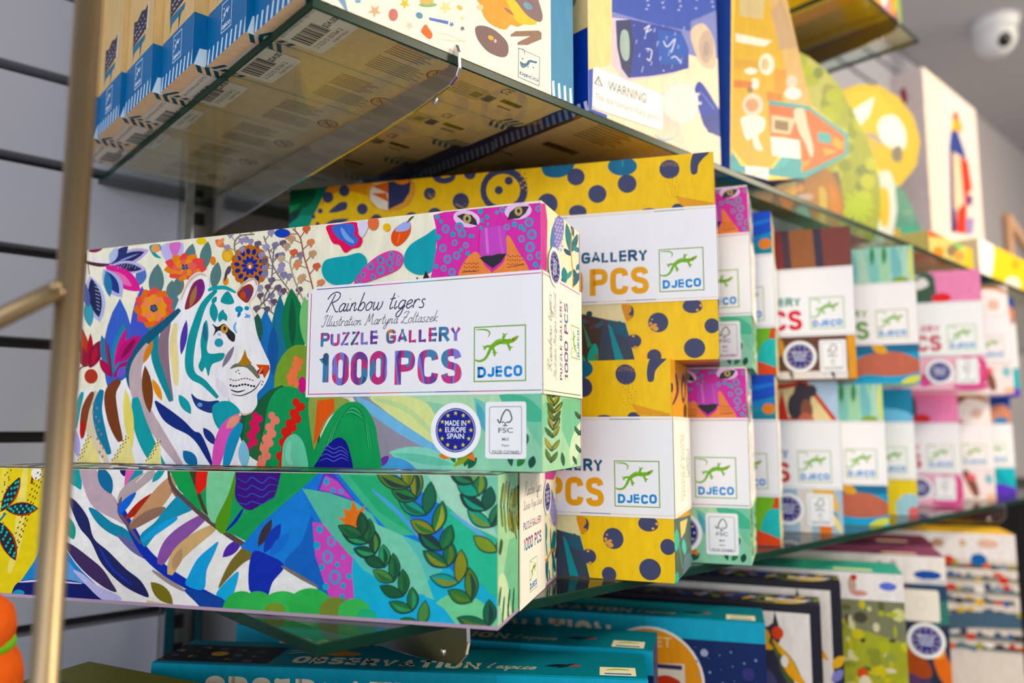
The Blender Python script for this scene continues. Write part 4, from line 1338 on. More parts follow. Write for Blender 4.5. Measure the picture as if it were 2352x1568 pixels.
def plant(stem, n, wd, ln, cols, seed):
    """a stalk of painted leaves, drawn tip downwards"""
    rnd = random.Random(seed)
    c_ = catmull(stem, False, 10)
    for i in range(n):
        k = int((len(c_) - 2) * (n - 1 - i) / (n - 1))
        x, y = c_[k]
        dx, dy = c_[k + 1][0] - c_[k][0], c_[k + 1][1] - c_[k][1]
        l = hypot(dx, dy) or 1
        for s in (1, -1):
            an = atan2(-dy, -dx) + s * (.5 + rnd.random() * .3)
            ex, ey = x + cos(an) * ln * (.85 + .3 * rnd.random()), y + sin(an) * ln * (.85 + .3 * rnd.random())
            col = rnd.choice(cols)
            A.L(x - cos(an) * 14, y - sin(an) * 14, ex, ey, wd, '16382E', .04 * s)
            A.L(x, y, x + (ex - x) * .95, y + (ey - y) * .95, wd * .82, col, .04 * s)
            A.L(x, y, x + (ex - x) * .85, y + (ey - y) * .85, wd * .34, rnd.choice(cols), .12 * s)


G1 = ['1E5A3A', '2C6E3E', '17503A', '3A9A62', '244A30', '4F8A44']
G2 = ['1F6A48', '2F7A3E', '1A4A3C', '8A8E2C', '2A9A8C', '1E3A3A', '5E7E2E', 'A8A83A']
plant([(690, 560), (740, 640), (830, 760), (920, 900), (1010, 1040), (1090, 1190)], 8, 86, 170, G1, 5)
plant([(1000, 230), (1100, 380), (1200, 580), (1270, 770), (1400, 960), (1560, 1190)], 9, 100, 205, G2, 9)
plant([(1440, 200), (1500, 330), (1560, 480), (1610, 680)], 5, 100, 180, ['1D5A48', '2E7A50', '7E9A34', '16403A', '1FA080'], 2)
c = A.crop(0, 1040, 2.97)
for x, y, rx, ry, col in ((1650, 1080, 130, 140, '3FB258'), (1760, 1040, 110, 100, '45B85C'), (1930, 1060, 150, 120, '4AC060'), (2120, 1040, 150, 120, '43B65A'), (2290, 1080, 110, 100, '7A8A3A'), (2420, 1080, 110, 90, '4DBE62'), (2500, 1120, 70, 60, '39B27E'), (1880, 1060, 70, 40, '7C9A3A')):
    c.E(x, y, rx, ry, col, n=24)
ART_UNDER = A

# narrow near end
A = Art(face_px(M_T1, (0, 1, 0), (0, 0, 1), (1, 0, 0)), END3, (-.0003, 0, BD, BH))
e = A.crop(600, 440, 2.376)
e.P([(1500, -100), (1800, -100), (1800, 700), (1500, 700)], 'F5F0CC')
e.P([(1500, 60), (1550, 66), (1562, 160), (1556, 460), (1500, 460)], 'D74FA0')
e.L(1600, 330, 1635, 110, 66, '7F78C4')
for j in range(9):
    for k in range(3):
        e.E(1606 + k * 15 + (j % 2) * 7, 150 + j * 20 + k * 4, 6, 9, 'B3AEE2', n=9)
for x0, y0, x1, y1, wd, c_ in ((1580, 330, 1590, 190, 16, '3B86A8'), (1690, 340, 1665, 170, 34, '1C7C80'), (1695, 330, 1725, 230, 30, '156A72'), (1690, 350, 1650, 310, 24, '2A4A7A'), (1705, 250, 1690, 160, 16, '3E4F6A'), (1700, 300, 1740, 330, 26, '1F8A90'),
                               (1660, 500, 1650, 410, 34, '16858C'), (1700, 520, 1735, 440, 30, '2A6A80'), (1665, 480, 1695, 430, 22, '3C9A90'), (1725, 500, 1705, 420, 24, '1C5F74'), (1720, 430, 1740, 390, 24, '1A8088'), (1640, 470, 1650, 520, 18, '2C6A94')):
    e.L(x0, y0, x1, y1, wd, c_)
e.S([(1695, 200), (1690, 330), (1700, 440), (1700, 540)], 5, 'C8923A', taper=False)
e.P([(1480, 1090), (1800, 1120), (1800, 1600), (1480, 1600)], 'A9DDB2'); e.P([(1640, 1130), (1800, 1130), (1800, 1400), (1690, 1420), (1640, 1300)], '7CC8A0'); e.L(1690, 1500, 1745, 1250, 60, 'D6EFC8'); e.L(1500, 1400, 1560, 1130, 60, '86D2AE')
plant([(1590, 1090), (1596, 1200), (1590, 1320), (1580, 1480)], 9, 26, 70, ['6A7E1E', '3E6A22', 'A89C1E', '4C5A1A', '2E5A28'], 4)
plant([(1735, 1230), (1735, 1330), (1740, 1420)], 3, 20, 46, ['1D5A3A', '2C6A44'], 6)
for x0, y0, x1, y1, wd in ((1650, 1500, 1640, 1420, 22), (1720, 1490, 1700, 1440, 18)):
    e.L(x0, y0, x1, y1, wd, '1F5A38')
ART_END = A

# top and back
A = Art(MM, TOP3, (-BL, 0, 0, BD))
A.P([(-BL * 1000, 0), (0, 0), (0, 78), (-BL * 1000, 78)], 'F3EFD8')
for k in range(26):
    A.L(-330 + k * 13, 6 + (k * 37) % 40, -318 + k * 13, 34 + (k * 29) % 40, 14, ['D83A8C', 'E8903A', '2A4FA8', '8E84C0', '1F8A8A'][k % 5])
A.P([(-90, 0), (0, 0), (0, 50), (-86, 40)], 'DA4CAE')
ART_TOP = A


def tiger_box():
    r = empty('puzzle_box', (0, 0, 0))
    top = merge(ART_FRONT, ART_UNDER, ART_END, ART_TOP)
    o = top.build('carton', r, base=carton_base({'front': 'F3EFD8', 'back': 'CBB8C8', 'bottom': 'F2EFE4', 'right': 'F3F0D0', 'left': 'F0D637', 'top': 'F3EFD8'}))
    lid = bmesh.new()
    bm_box(lid, -BL - .0004, .0004, BD - .0019, BD - .0001, -.0008, BH - .001)
    from_bm('lid_edge', lid, mat('mauve_card', 'B79AB4', 0.5, 0, .05), r)['label'] = 'mauve card rim of the lower tray'
    b_ = title_band('title_band', r, 'D8236E', '6A2F96', ['D81E86', '6A2F96', 'E0604A', '1FA0A8', '2B2B90', 'C4147A', '3A7A30'], 'Rainbow tigers', 'Illustration Martyna Zoltaszek', True, end_text=('5E7A22', '3E7A2E'))
    b_['label'] = 'white title band with script name and many-coloured lettering'
    stickers(r)
    return r


TIGER = tiger_box()
TIGER.matrix_world = M_T1

# ------------------------------------------------------------------ artwork: yellow leopard
NAVY = '45496A'
A = Art(face_px(M_Y1, (1, 0, 0), (0, 0, 1), (0, -1, 0)), FRONT3, (-BL, .0003, 0, BH))
g = A.crop(560, 340, 3.36)
YEL = 'FACA0A'
g.P([(-900, -300), (4200, -600), (4200, 2200), (-900, 2200)], YEL)
g.P([(-900, 0), (700, 240), (640, 320), (540, 500), (440, 700), (300, 1200), (100, 2200), (-900, 2200)], '1B3A30')
g.P([(560, 220), (720, 270), (640, 330), (560, 340)], '1F3F7A'); g.P([(540, 300), (640, 310), (560, 480), (500, 600), (430, 640), (400, 560)], '12795A')
g.B([(300, 420), (420, 300), (560, 320), (500, 440), (380, 480)], '0E5A38'); g.L(180, 560, 440, 430, 60, '1F8A4A'); g.P([(330, 600), (440, 520), (540, 520), (500, 620), (420, 680)], '17997E'); g.P([(120, 560), (160, 560), (170, 660), (120, 660)], '16A389')
g.L(150, 640, 380, 540, 70, '16405E')
g.B([(650, 300), (760, 250), (980, 260), (960, 360), (860, 340), (740, 330), (640, 400), (600, 440)], 'E8921E')
for x, y, r in ((775, 330, 42), (650, 380, 42), (590, 485, 20), (538, 530, 16), (570, 585, 16), (915, 470, 42), (1435, 352, 46), (1675, 412, 64), (1475, 520, 58), (1025, 560, 48), (2345, 430, 78), (1745, 195, 46), (1295, 545, 50), (640, 600, 20)):
    g.E(x, y, r, r * 1.04, NAVY)
g.B([(660, 485), (740, 420), (795, 420), (790, 470), (720, 495), (665, 498)], NAVY); g.B([(625, 600), (680, 555), (810, 545), (740, 590), (640, 640)], NAVY)
g.E(1545, 215, 90, 60, NAVY); g.E(1555, 205, 44, 28, YEL); g.B([(1500, 250), (1600, 220), (1610, 250), (1560, 272)], NAVY)
g.B([(965, 290), (1130, 260), (1300, 250), (1320, 350), (1260, 450), (1130, 490), (1000, 450), (955, 360)], 'E9A851')
g.P([(975, 330), (1000, 280), (1115, 260), (1112, 480), (1040, 465), (975, 400)], 'F0E6D2'); g.P([(985, 290), (1115, 260), (1114, 350)], 'E2641E'); g.P([(985, 350), (1100, 345), (1115, 415)], 'E2641E')
g.P([(1115, 262), (1290, 240), (1280, 340), (1230, 420), (1115, 475)], '333A60'); g.L(1165, 262, 1290, 250, 50, 'F08A2A')
g.E(2008, 325, 184, 178, NAVY); g.E(2002, 325, 132, 126, YEL); g.E(1968, 325, 32, 32, NAVY); g.E(2045, 252, 32, 32, NAVY)
for k in range(9):
    g.E(2130 + (k * 37) % 60, 180 + k * 18, 11, 8, 'D9A24A', n=7)
for k in range(16):
    g.E(1640 + (k * 23) % 80, 430 + (k * 11) % 36, 5, 4, 'C9A04A', n=6)
    g.E(1420 + (k * 17) % 60, 345 + (k * 13) % 40, 4, 4, 'D0A84A', n=6)
e = A.crop(1250, 350, 2.851)
e.B([(0, 60), (190, 50), (170, 130), (90, 165), (0, 145)], '2C6E90'); e.L(50, 100, 75, 70, 8, '46B0A0'); e.E(512, 90, 96, 62, '2C6E90'); e.S([(512, 40), (515, 92)], 14, '46B0A0')
for x, y, r, ry in ((208, 160, 58, 56), (348, 272, 60, 59), (543, 205, 62, 60), (820, 110, 66, 62), (20, 330, 50, 50), (220, 390, 58, 46), (690, 395, 64, 30), (875, 365, 40, 30)):
    e.E(x, y, r, ry, NAVY)
e.B([(985, 0), (1080, -5), (1040, 40), (1010, 80), (1000, 135), (965, 140), (958, 70)], NAVY)
for k in range(26):
    e.E(800 + (k * 41) % 90, 150 + (k * 29) % 150, 3 + k % 3, 3, 'C98A3C', n=6)
    e.E(770 + (k * 31) % 110, 62 + (k * 7) % 30, 4, 3, 'B88C5C', n=6)
e.P([(860, 285), (1110, 330), (1110, 345), (900, 350)], 'E8A548')
h = A.crop(1300, 640, 6.533)
h.P([(-3200, 380), (820, 380), (900, 660), (1040, 1230), (-3200, 1400)], 'EDE0AE'); h.P([(-3200, 400), (240, 530), (600, 610), (890, 660), (950, 900), (1045, 1260), (-3200, 1400)], '3E4A5C')
h.P([(-3200, 420), (240, 530), (560, 620), (520, 900), (480, 1260), (-3200, 1400)], '4A3A30'); h.E(350, 530, 46, 46, '2E4A44'); h.P([(590, 610), (890, 660), (960, 900), (700, 800)], '2F5F78')
for k in range(12):
    h.E(280 + (k * 131) % 560, 640 + (k * 67) % 120, 34, 36, '5A3E4A' if k % 2 else '3A5E66', n=10)
h.P([(250, 660), (390, 1000), (330, 1040)], '3E8A68'); h.B([(330, 1230), (350, 1080), (430, 970), (480, 1060), (470, 1230)], '14A896'); h.P([(630, 680), (680, 720), (870, 1230), (740, 1230)], '2C96A0'); h.B([(180, 1250), (250, 1150), (300, 1250)], '17A08C')
h.L(480, 1230, 440, 1120, 60, '6A7A28')
for x, y, rx, ry in ((1385, 655, 152, 148), (1930, 1040, 160, 150), (1325, 1160, 108, 104), (2190, 705, 112, 112), (1900, 410, 150, 106), (1020, 935, 112, 102), (960, 500, 60, 100)):
    h.E(x, y, rx, ry, NAVY)
h.B([(840, 400), (960, 400), (980, 470), (940, 540), (990, 560), (930, 640), (880, 560)], 'E39A3C')
for x, y, r in ((1270, 670, 26), (1300, 720, 44), (1345, 750, 44), (1290, 610, 16), (1340, 690, 26), (1045, 1030, 30), (1010, 860, 24), (2030, 400, 30), (1970, 470, 24)):
    h.E(x, y, r, r * .8, 'E2A55E', n=9)
h.P([(2255, 1290), (2340, 1060), (2340, 1290)], '2FC0A4')
YA = A
A = Art(face_px(M_Y0, (0, 1, 0), (0, 0, 1), (1, 0, 0)), END3, (-.0003, 0, BD, BH))
e = A.crop(1250, 800, 2.613)
e.P([(700, 0), (950, 0), (950, 1500), (700, 1500)], 'E9A61A')
for x, y, rx, ry in ((765, 235, 9, 30), (835, 240, 14, 90), (860, 170, 12, 50), (845, 380, 10, 50)):
    e.E(x, y, rx, ry, '5A4330')
e.S([(790, 150), (800, 260), (770, 340)], 16, '6A4A2A'); e.E(836, 250, 6, 50, 'E9A61A')
e.P([(760, 1030), (950, 980), (950, 1500), (760, 1500)], '55685A'); e.L(792, 1220, 795, 1080, 34, '4EC8A2'); e.L(845, 1240, 835, 1140, 26, '56D0B8'); e.P([(815, 1040), (860, 1020), (845, 1100), (822, 1140)], 'F0D878'); e.S([(810, 1180), (830, 1320)], 14, '6FA080'); e.L(785, 1420, 800, 1340, 30, '2FC0A8')
e.P([(840, 1250), (900, 1200), (900, 1400), (830, 1390)], '6A8290')
YE = A
YU = Art(MM, UNDER3, (-BL, .0003, 0, BD))
YU.P([(-343, 0), (0, 0), (0, 78), (-343, 78)], 'C27A20'); YU.P([(-60, 30), (0, 20), (0, 78), (-80, 78)], '6A3A30'); YU.L(-40, 30, 0, 34, 8, 'D87A3A')


def leopard_box():
    r = empty('puzzle_box', (0, 0, 0))
    merge(YA, YE, YU).build('carton', r, base=carton_base({'front': 'FACA0A', 'bottom': 'C27A20', 'right': 'F8CC1A'}))
    t = title_band('title_band', r, '2A5C7E', 'F0A912', ['E9C9A0', 'F0D0A0', '6A6C88', 'E9C9A0', '45496A', 'E9D0A8', 'F2D8A8'], None, None, hand='4A8C96', end_text=('E0B860', 'E0B860'))
    t['label'] = 'white title band with blue and yellow lettering'
    return r


LEO = leopard_box()
LEO.matrix_world = M_Y0
tag(LEO, 'yellow leopard puzzle box standing on the glass shelf, lower of two', 'puzzle box')
o = copy_tree(LEO)
o.matrix_world = M_Y1
tag(o, 'yellow leopard puzzle box on top of another yellow box', 'puzzle box')
tag(TIGER, 'rainbow tiger puzzle box standing in front at centre, with script title on white', 'puzzle box')
o = copy_tree(TIGER)
o.matrix_world = M_T0
tag(o, 'rainbow tiger puzzle box lying flat under the front standing box', 'puzzle box')
for (x, y, z, d), lab in (((.5343, .3170, Z0 + .0003, 117.5), 'pink leopard cornered puzzle box on the glass, right of the lower yellow box'),
                          ((.5555, .3224, Z0 + BH + .0006, 117.5), 'puzzle box with pink leopard corner, upper one, partly hidden by the upper yellow box')):
    o = copy_tree(TIGER)
    o.matrix_world = box_matrix(x, y, z, d)
    tag(o, lab, 'puzzle box')

# ------------------------------------------------------------------ other gallery puzzles further along the shelf
GL = ['B9B0A8', 'A8B0C0', 'C8B8A0', 'B0A8B8', 'C0B8B0']


def simple_gallery(paint, base, c1, c2, seal, end, title=None):
    r = empty('puzzle_box', (0, 0, 0))
    F = Art(MM, FRONT3, (-BL, .0003, 0, BH))
    paint(F)
    En = Art(MM, END3, (-.0003, 0, BD, BH))
    rect(En, 0, 110, 78, 150, end[0], 0)
    rect(En, 0, 0, 78, 43, end[1], 0)
    for k in range(5):
        En.E(8 + k * 16, 122 + (k * 37) % 20, 7, 6, end[2], n=12)
        En.E(10 + k * 15, 10 + (k * 23) % 24, 6, 8, end[3], n=12)
    merge(F, En).build('carton', r, base=carton_base({'front': base, 'right': end[0], 'top': base}))
    title_band('title_band', r, c1, c2, GL, title, None, hand='6A6470', end_text=(c1, c2))
    if seal:
        stickers(r, False)
    return r


def p_ocean(F):
    rect(F, -343, 0, 0, 150, '129AAE', 0)
    F.B([(-343, 152), (0, 152), (2, 132), (-40, 126), (-90, 134), (-150, 124), (-343, 130)], '2358D0'); F.S([(-60, 144), (-30, 138), (0, 142)], 5, '3F86E6'); F.S([(-40, 128), (-15, 124), (4, 128)], 5, '2A8AD8')
    F.B([(-80, 118), (-40, 114), (-10, 118), (0, 112), (0, 108), (-100, 108)], '0F8AA0'); F.E(-6, 120, 5.5, 5, 'F08A3A')
    rect(F, -343, 0, 0, 43, 'D85A30', 0); F.B([(-60, 45), (-20, 45), (-24, 22), (-34, 0), (-60, 0)], 'C8509A'); F.B([(-26, 46), (-4, 46), (-10, 20), (-4, 6), (-24, 4)], '7CBE3A'); F.B([(-10, 30), (2, 30), (2, 6), (-16, 10)], '3CC2C0'); F.B([(-60, 0), (-30, 14), (0, 6), (2, -2), (-60, -2)], 'EE5A3A')


def p_circus(F):
    rect(F, -343, 0, 0, 150, 'B8D2EA', 0)
    F.to2d = lambda x, y: (x * .00064, y * .001)
    F.P([(-150, 150), (-44, 150), (-8, 112), (-6, 108), (-150, 108)], 'EED9A2'); F.S([(-48, 150), (-26, 130), (-5, 110)], 5, 'D2432E', taper=False); F.S([(-150, 148), (-100, 144), (-50, 148)], 5, 'C8452E', taper=False)
    for x in (-118, -82):
        F.P([(x - 12, 108), (x, 142), (x + 10, 108)], 'D43A2E')
    F.E(-52, 134, 13, 15, '3A2E34'); F.E(-62, 124, 12, 14, '2E2A34'); F.E(-46, 120, 9, 12, '8A5440'); F.B([(-60, 108), (-52, 118), (-40, 116), (-36, 108)], 'C87058'); F.E(-38, 140, 8, 6, '3A2E34')
    F.E(-70, 110, 10, 3, 'C42A2A')
    F.to2d = MM
    rect(F, -343, 0, 0, 43, 'A9C3DA', 0)
    for x, c_ in ((-120, 'E8862A'), (-86, 'F0F0F0'), (-66, 'E8862A'), (-34, 'E8E0D8'), (-16, 'F07A22')):
        F.P([(x - 8, 43), (x + 8, 43), (x + 5, 0), (x - 6, 0)], c_)
    F.P([(-30, 43), (-8, 43), (-2, 20), (-12, 26)], 'F2C060'); F.L(-14, 26, -4, 4, 8, '2A3048'); F.L(-10, 20, -2, 0, 6, 'F2E2A0')


def p_stage(F):
    rect(F, -343, 0, 0, 150, '7A4440', 0)
    for x, w_, c_ in ((-12, 26, '7E463E'), (-29, 8, '3E3648'), (-44, 23, '9A6440'), (-59, 8, '4A3A44'), (-68, 11, '8A3A3C'), (-76, 5, 'C8323A')):
        F.P([(x - w_ / 2, 108), (x + w_ / 2, 108), (x + w_ / 2 - 2, 152), (x - w_ / 2 - 2, 152)], c_)
    F.P([(-170, 150), (-84, 150), (-75, 128), (-170, 128)], 'F2E6E8'); F.P([(-170, 128), (-78, 128), (-78, 108), (-170, 108)], '4E5654')
    rect(F, -343, 0, 0, 43, '6A4230', 0); F.B([(-90, 43), (-70, 43), (-66, 26), (-84, 20), (-96, 30)], 'EFA020'); F.P([(-8, 43), (1, 43), (1, 0), (-7, 0)], 'E8A23C'); rect(F, -343, 0, -8, 8, 'EDE4E0', 0)
    for x in (-20, -58, -90):
        F.L(x, 0, x - 3, 10, 3, '4A4A50')


def p_lagoon(F):
    rect(F, -343, 0, 0, 150, '9CD4C0', 0)
    for k in range(9):
        F.S([(-96 + k * 11, 150), (-94 + k * 11, 128 - (k * 13) % 18), (-95 + k * 11, 110)], 9, ['B6DCC8', '84C8C0', 'A8D8B0', '7CBFC4'][k % 4])
    for x in (-70, -40, -28, -84):
        F.L(x, 152, x - 1, 130, 5, '3E8C5A')
    F.S([(-2, 150), (-3, 130), (-2, 108)], 4, 'D8E070'); F.E(-14, 112, 8, 4, '8AA83A'); F.E(-96, 118, 8, 12, 'C8A06A')
    rect(F, -343, 0, 0, 43, '2A9CC8', 0); F.P([(-100, 43), (0, 43), (0, 34), (-100, 30)], '1C6E98'); F.B([(-70, 20), (-50, 32), (-20, 34), (0, 24), (2, 14), (-24, 8), (-54, 10), (-70, 2), (-76, 8)], 'C0705A'); F.E(-88, 24, 15, 15, 'F0D2CC'); F.E(-90, 24, 9, 8, 'C85A48')
    F.L(-46, 42, -30, 34, 10, 'E8B03C'); F.B([(-70, 0), (-30, 8), (2, 6), (2, -2)], '1FA6D8'); F.L(-20, 0, 4, 8, 8, 'D8DC60'); F.B([(-110, 0), (-84, 10), (-84, 0)], '1F7A74')


def p_sky(F):
    rect(F, -343, 0, 0, 150, '2E9CD6', 0); F.B([(-60, 150), (0, 150), (2, 120), (-30, 130)], '1583B0'); F.B([(-60, 120), (-20, 126), (2, 116), (2, 106), (-80, 106)], '7CC2E8')
    rect(F, -343, 0, 0, 43, 'F0D228', 0); F.E(-8, 8, 16, 18, 'A8D4E4'); F.E(-4, 4, 7, 7, 'E47A78')


def p_pink(F):
    rect(F, -343, 0, 0, 150, 'EE92BE', 0); F.B([(-120, 152), (-60, 150), (-50, 132), (-56, 110), (-90, 104), (-130, 110)], '3C5A4A'); F.B([(-110, 142), (-70, 146), (-58, 132), (-90, 124), (-104, 132)], 'EDE8E4'); F.E(-44, 116, 11, 6, 'E4484A')
    F.S([(-100, 150), (-80, 140), (-64, 144)], 4, '2E2A30')
    rect(F, -343, 0, 0, 43, 'F0B8CC', 0)
    for k in range(7):
        F.E(-100 + k * 16, 8 + (k * 17) % 30, 8, 8, ['E878A8', 'F6DCE4', 'D85A94'][k % 3])
    F.S([(-8, 40), (0, 20), (-10, 4)], 8, 'E05A90'); F.E(-18, 4, 20, 4, 'E0629C')


def p_arch(F):
    rect(F, -343, 0, 0, 150, 'F4E4DC', 0); F.B([(-80, 152), (-30, 150), (-44, 134), (-50, 108), (-84, 106)], '8A5E52'); F.B([(-46, 110), (-38, 138), (-18, 148), (-2, 136), (0, 108)], 'FBF6F2'); F.E(-18, 124, 7, 8, 'E8C8B8'); F.E(-40, 112, 5, 4, 'E87A84'); F.S([(-40, 150), (-16, 148), (0, 140)], 5, 'C8844A')
    rect(F, -343, 0, 0, 43, 'F6ECE8', 0); F.S([(-40, 43), (-30, 24), (-24, 4)], 12, '8A5648'); F.E(-30, 32, 6, 5, 'E8707A'); F.E(-8, 30, 5, 7, '8CC8D0'); F.E(-4, 4, 9, 5, 'F0C8A8'); F.E(-54, 8, 9, 6, '9AD0D4')


def p_dusk(F):
    rect(F, -343, 0, 0, 150, '1F4FA8', 0); F.B([(-60, 112), (-40, 130), (-10, 140), (4, 120), (-10, 106), (-60, 104)], 'E29A7C'); F.B([(-80, 118), (-44, 124), (-30, 110), (-80, 104)], '7A3FA8'); F.E(-14, 114, 10, 6, '3A8AC0')
    rect(F, -343, 0, 0, 43, '18BCC8', 0); F.B([(-80, 14), (-40, 10), (-20, 18), (4, 8), (4, -2), (-90, -2)], '6A4CC8'); F.L(-30, 40, -10, 14, 10, '1FA0B4')


DES = {
    'ocean': simple_gallery(p_ocean, '129AAE', '2A6FA8', '2A8AD0', False, ('EADCA8', 'E8D49A', 'E8A86A', '5AC0B8')),
    'circus': simple_gallery(p_circus, 'EED9A2', '6A7FA8', 'D2432E', True, ('F0E8D8', 'DCE4EA', 'E8C890', 'F0A860')),
    'stage': simple_gallery(p_stage, '7A4440', '2A8A7A', 'D8303E', True, ('D8A070', 'F0B050', 'E0B080', 'E8C060')),
    'lagoon': simple_gallery(p_lagoon, '9CD4C0', '8AB86A', '6A9E4A', False, ('C8E088', 'E8E060', '8CD0C0', '3AA8D0')),
    'sky': simple_gallery(p_sky, '2E9CD6', '4A9AC0', '2A7ABF', False, ('58C0D8', 'F0D848', '3AA860', 'A8D4E4')),
    'pink': simple_gallery(p_pink, 'EE92BE', 'D8648A', 'C8324E', True, ('F4D8E0', 'F4C8D8', 'E890B8', 'E8A0C0')),
    'arch': simple_gallery(p_arch, 'F4E4DC', 'C88A70', 'B8604A', False, ('C8E4EC', 'F6E8E0', 'F0C090', '88C8D8')),
    'dusk': simple_gallery(p_dusk, '1F4FA8', '5A68B8', '4A7AD0', False, ('E8B080', '60C8D0', '6A58C0', '7A58C8')),
}
ROW = [
    ('ocean', .6390, .3500, 0, 'blue and turquoise puzzle box, lower row, beside the pink leopard box'),
    ('circus', .7582, .3482, 0, 'puzzle box with a cream and red circus tent, in the lower row'),
    ('lagoon', .8515, .3424, 0, 'mint green puzzle box with a salmon fish, lower row, beside the circus tent'),
    ('sky', .9768, .3588, 0, 'puzzle box with blue sky above and plain yellow below the white band'),
    ('pink', 1.1476, .3637, 0, 'pink puzzle box in the lower row, seal half hidden by the yellow and blue box'),
    ('arch', 1.2773, .3619, 0, 'puzzle box with brown and white arch, lower row, right of the lower pink box'),
    ('dusk', 1.3900, .3660, 0, 'blue, orange and purple puzzle box at the right end of the lower row'),
    ('ocean', .6402, .3482, 1, 'blue and turquoise puzzle box with an orange dot, in the upper row'),
    ('stage', .7450, .3221, 1, 'puzzle box with dark brown and red curtain stripes, in the upper row'),
    ('lagoon', .8747, .3115, 1, 'mint green puzzle box with a salmon fish below, in the upper row'),
    ('pink', 1.0683, .3037, 1, 'pink puzzle box with a dark green corner, in the upper row'),
    ('arch', 1.2268, .3166, 1, 'puzzle box with brown and white arch, upper row, right of the upper pink box'),
    ('dusk', 1.3450, .3400, 1, 'blue and turquoise puzzle box cut by the right edge, in the upper row'),
]
used = set()
for key, x, y, up, lab in ROW:
    src = DES[key]
    o = src if key not in used else copy_tree(src)
    used.add(key)
    o.matrix_world = box_matrix(x, y, Z0 + (BH + .0006 if up else .0003), 117)
    tag(o, lab, 'puzzle box')

# ------------------------------------------------------------------ upper glass shelf
ZG = ZU + .0062
KL, KD, KH = .203, .0565, .215


def shift(x, y, z):
    return Matrix.Translation((x, y, z))


def slab_base(L, D, H, cols, bev=.0008):
    return box_base(0, L, 0, D, 0, H, cols, bev)


def cut_logo(A, x, y, wd, ht, col, frame_only=False):
    t = .5
    for r in ((x, y, x + wd, y + t), (x, y + ht - t, x + wd, y + ht), (x, y, x + t, y + ht), (x + wd - t, y, x + wd, y + ht)):
        rect(A, *r, col)
    k = A.k
    lizard(A, x + wd * .02, y + ht * .16, min(wd, ht) * .86, col)
    A.T('DJECO', [(x + wd * .1, y + ht * .08), (x + wd * .9, y + ht * .08), (x + wd * .9, y + ht * .24), (x + wd * .1, y + ht * .24)], col, 1, bold=.04)


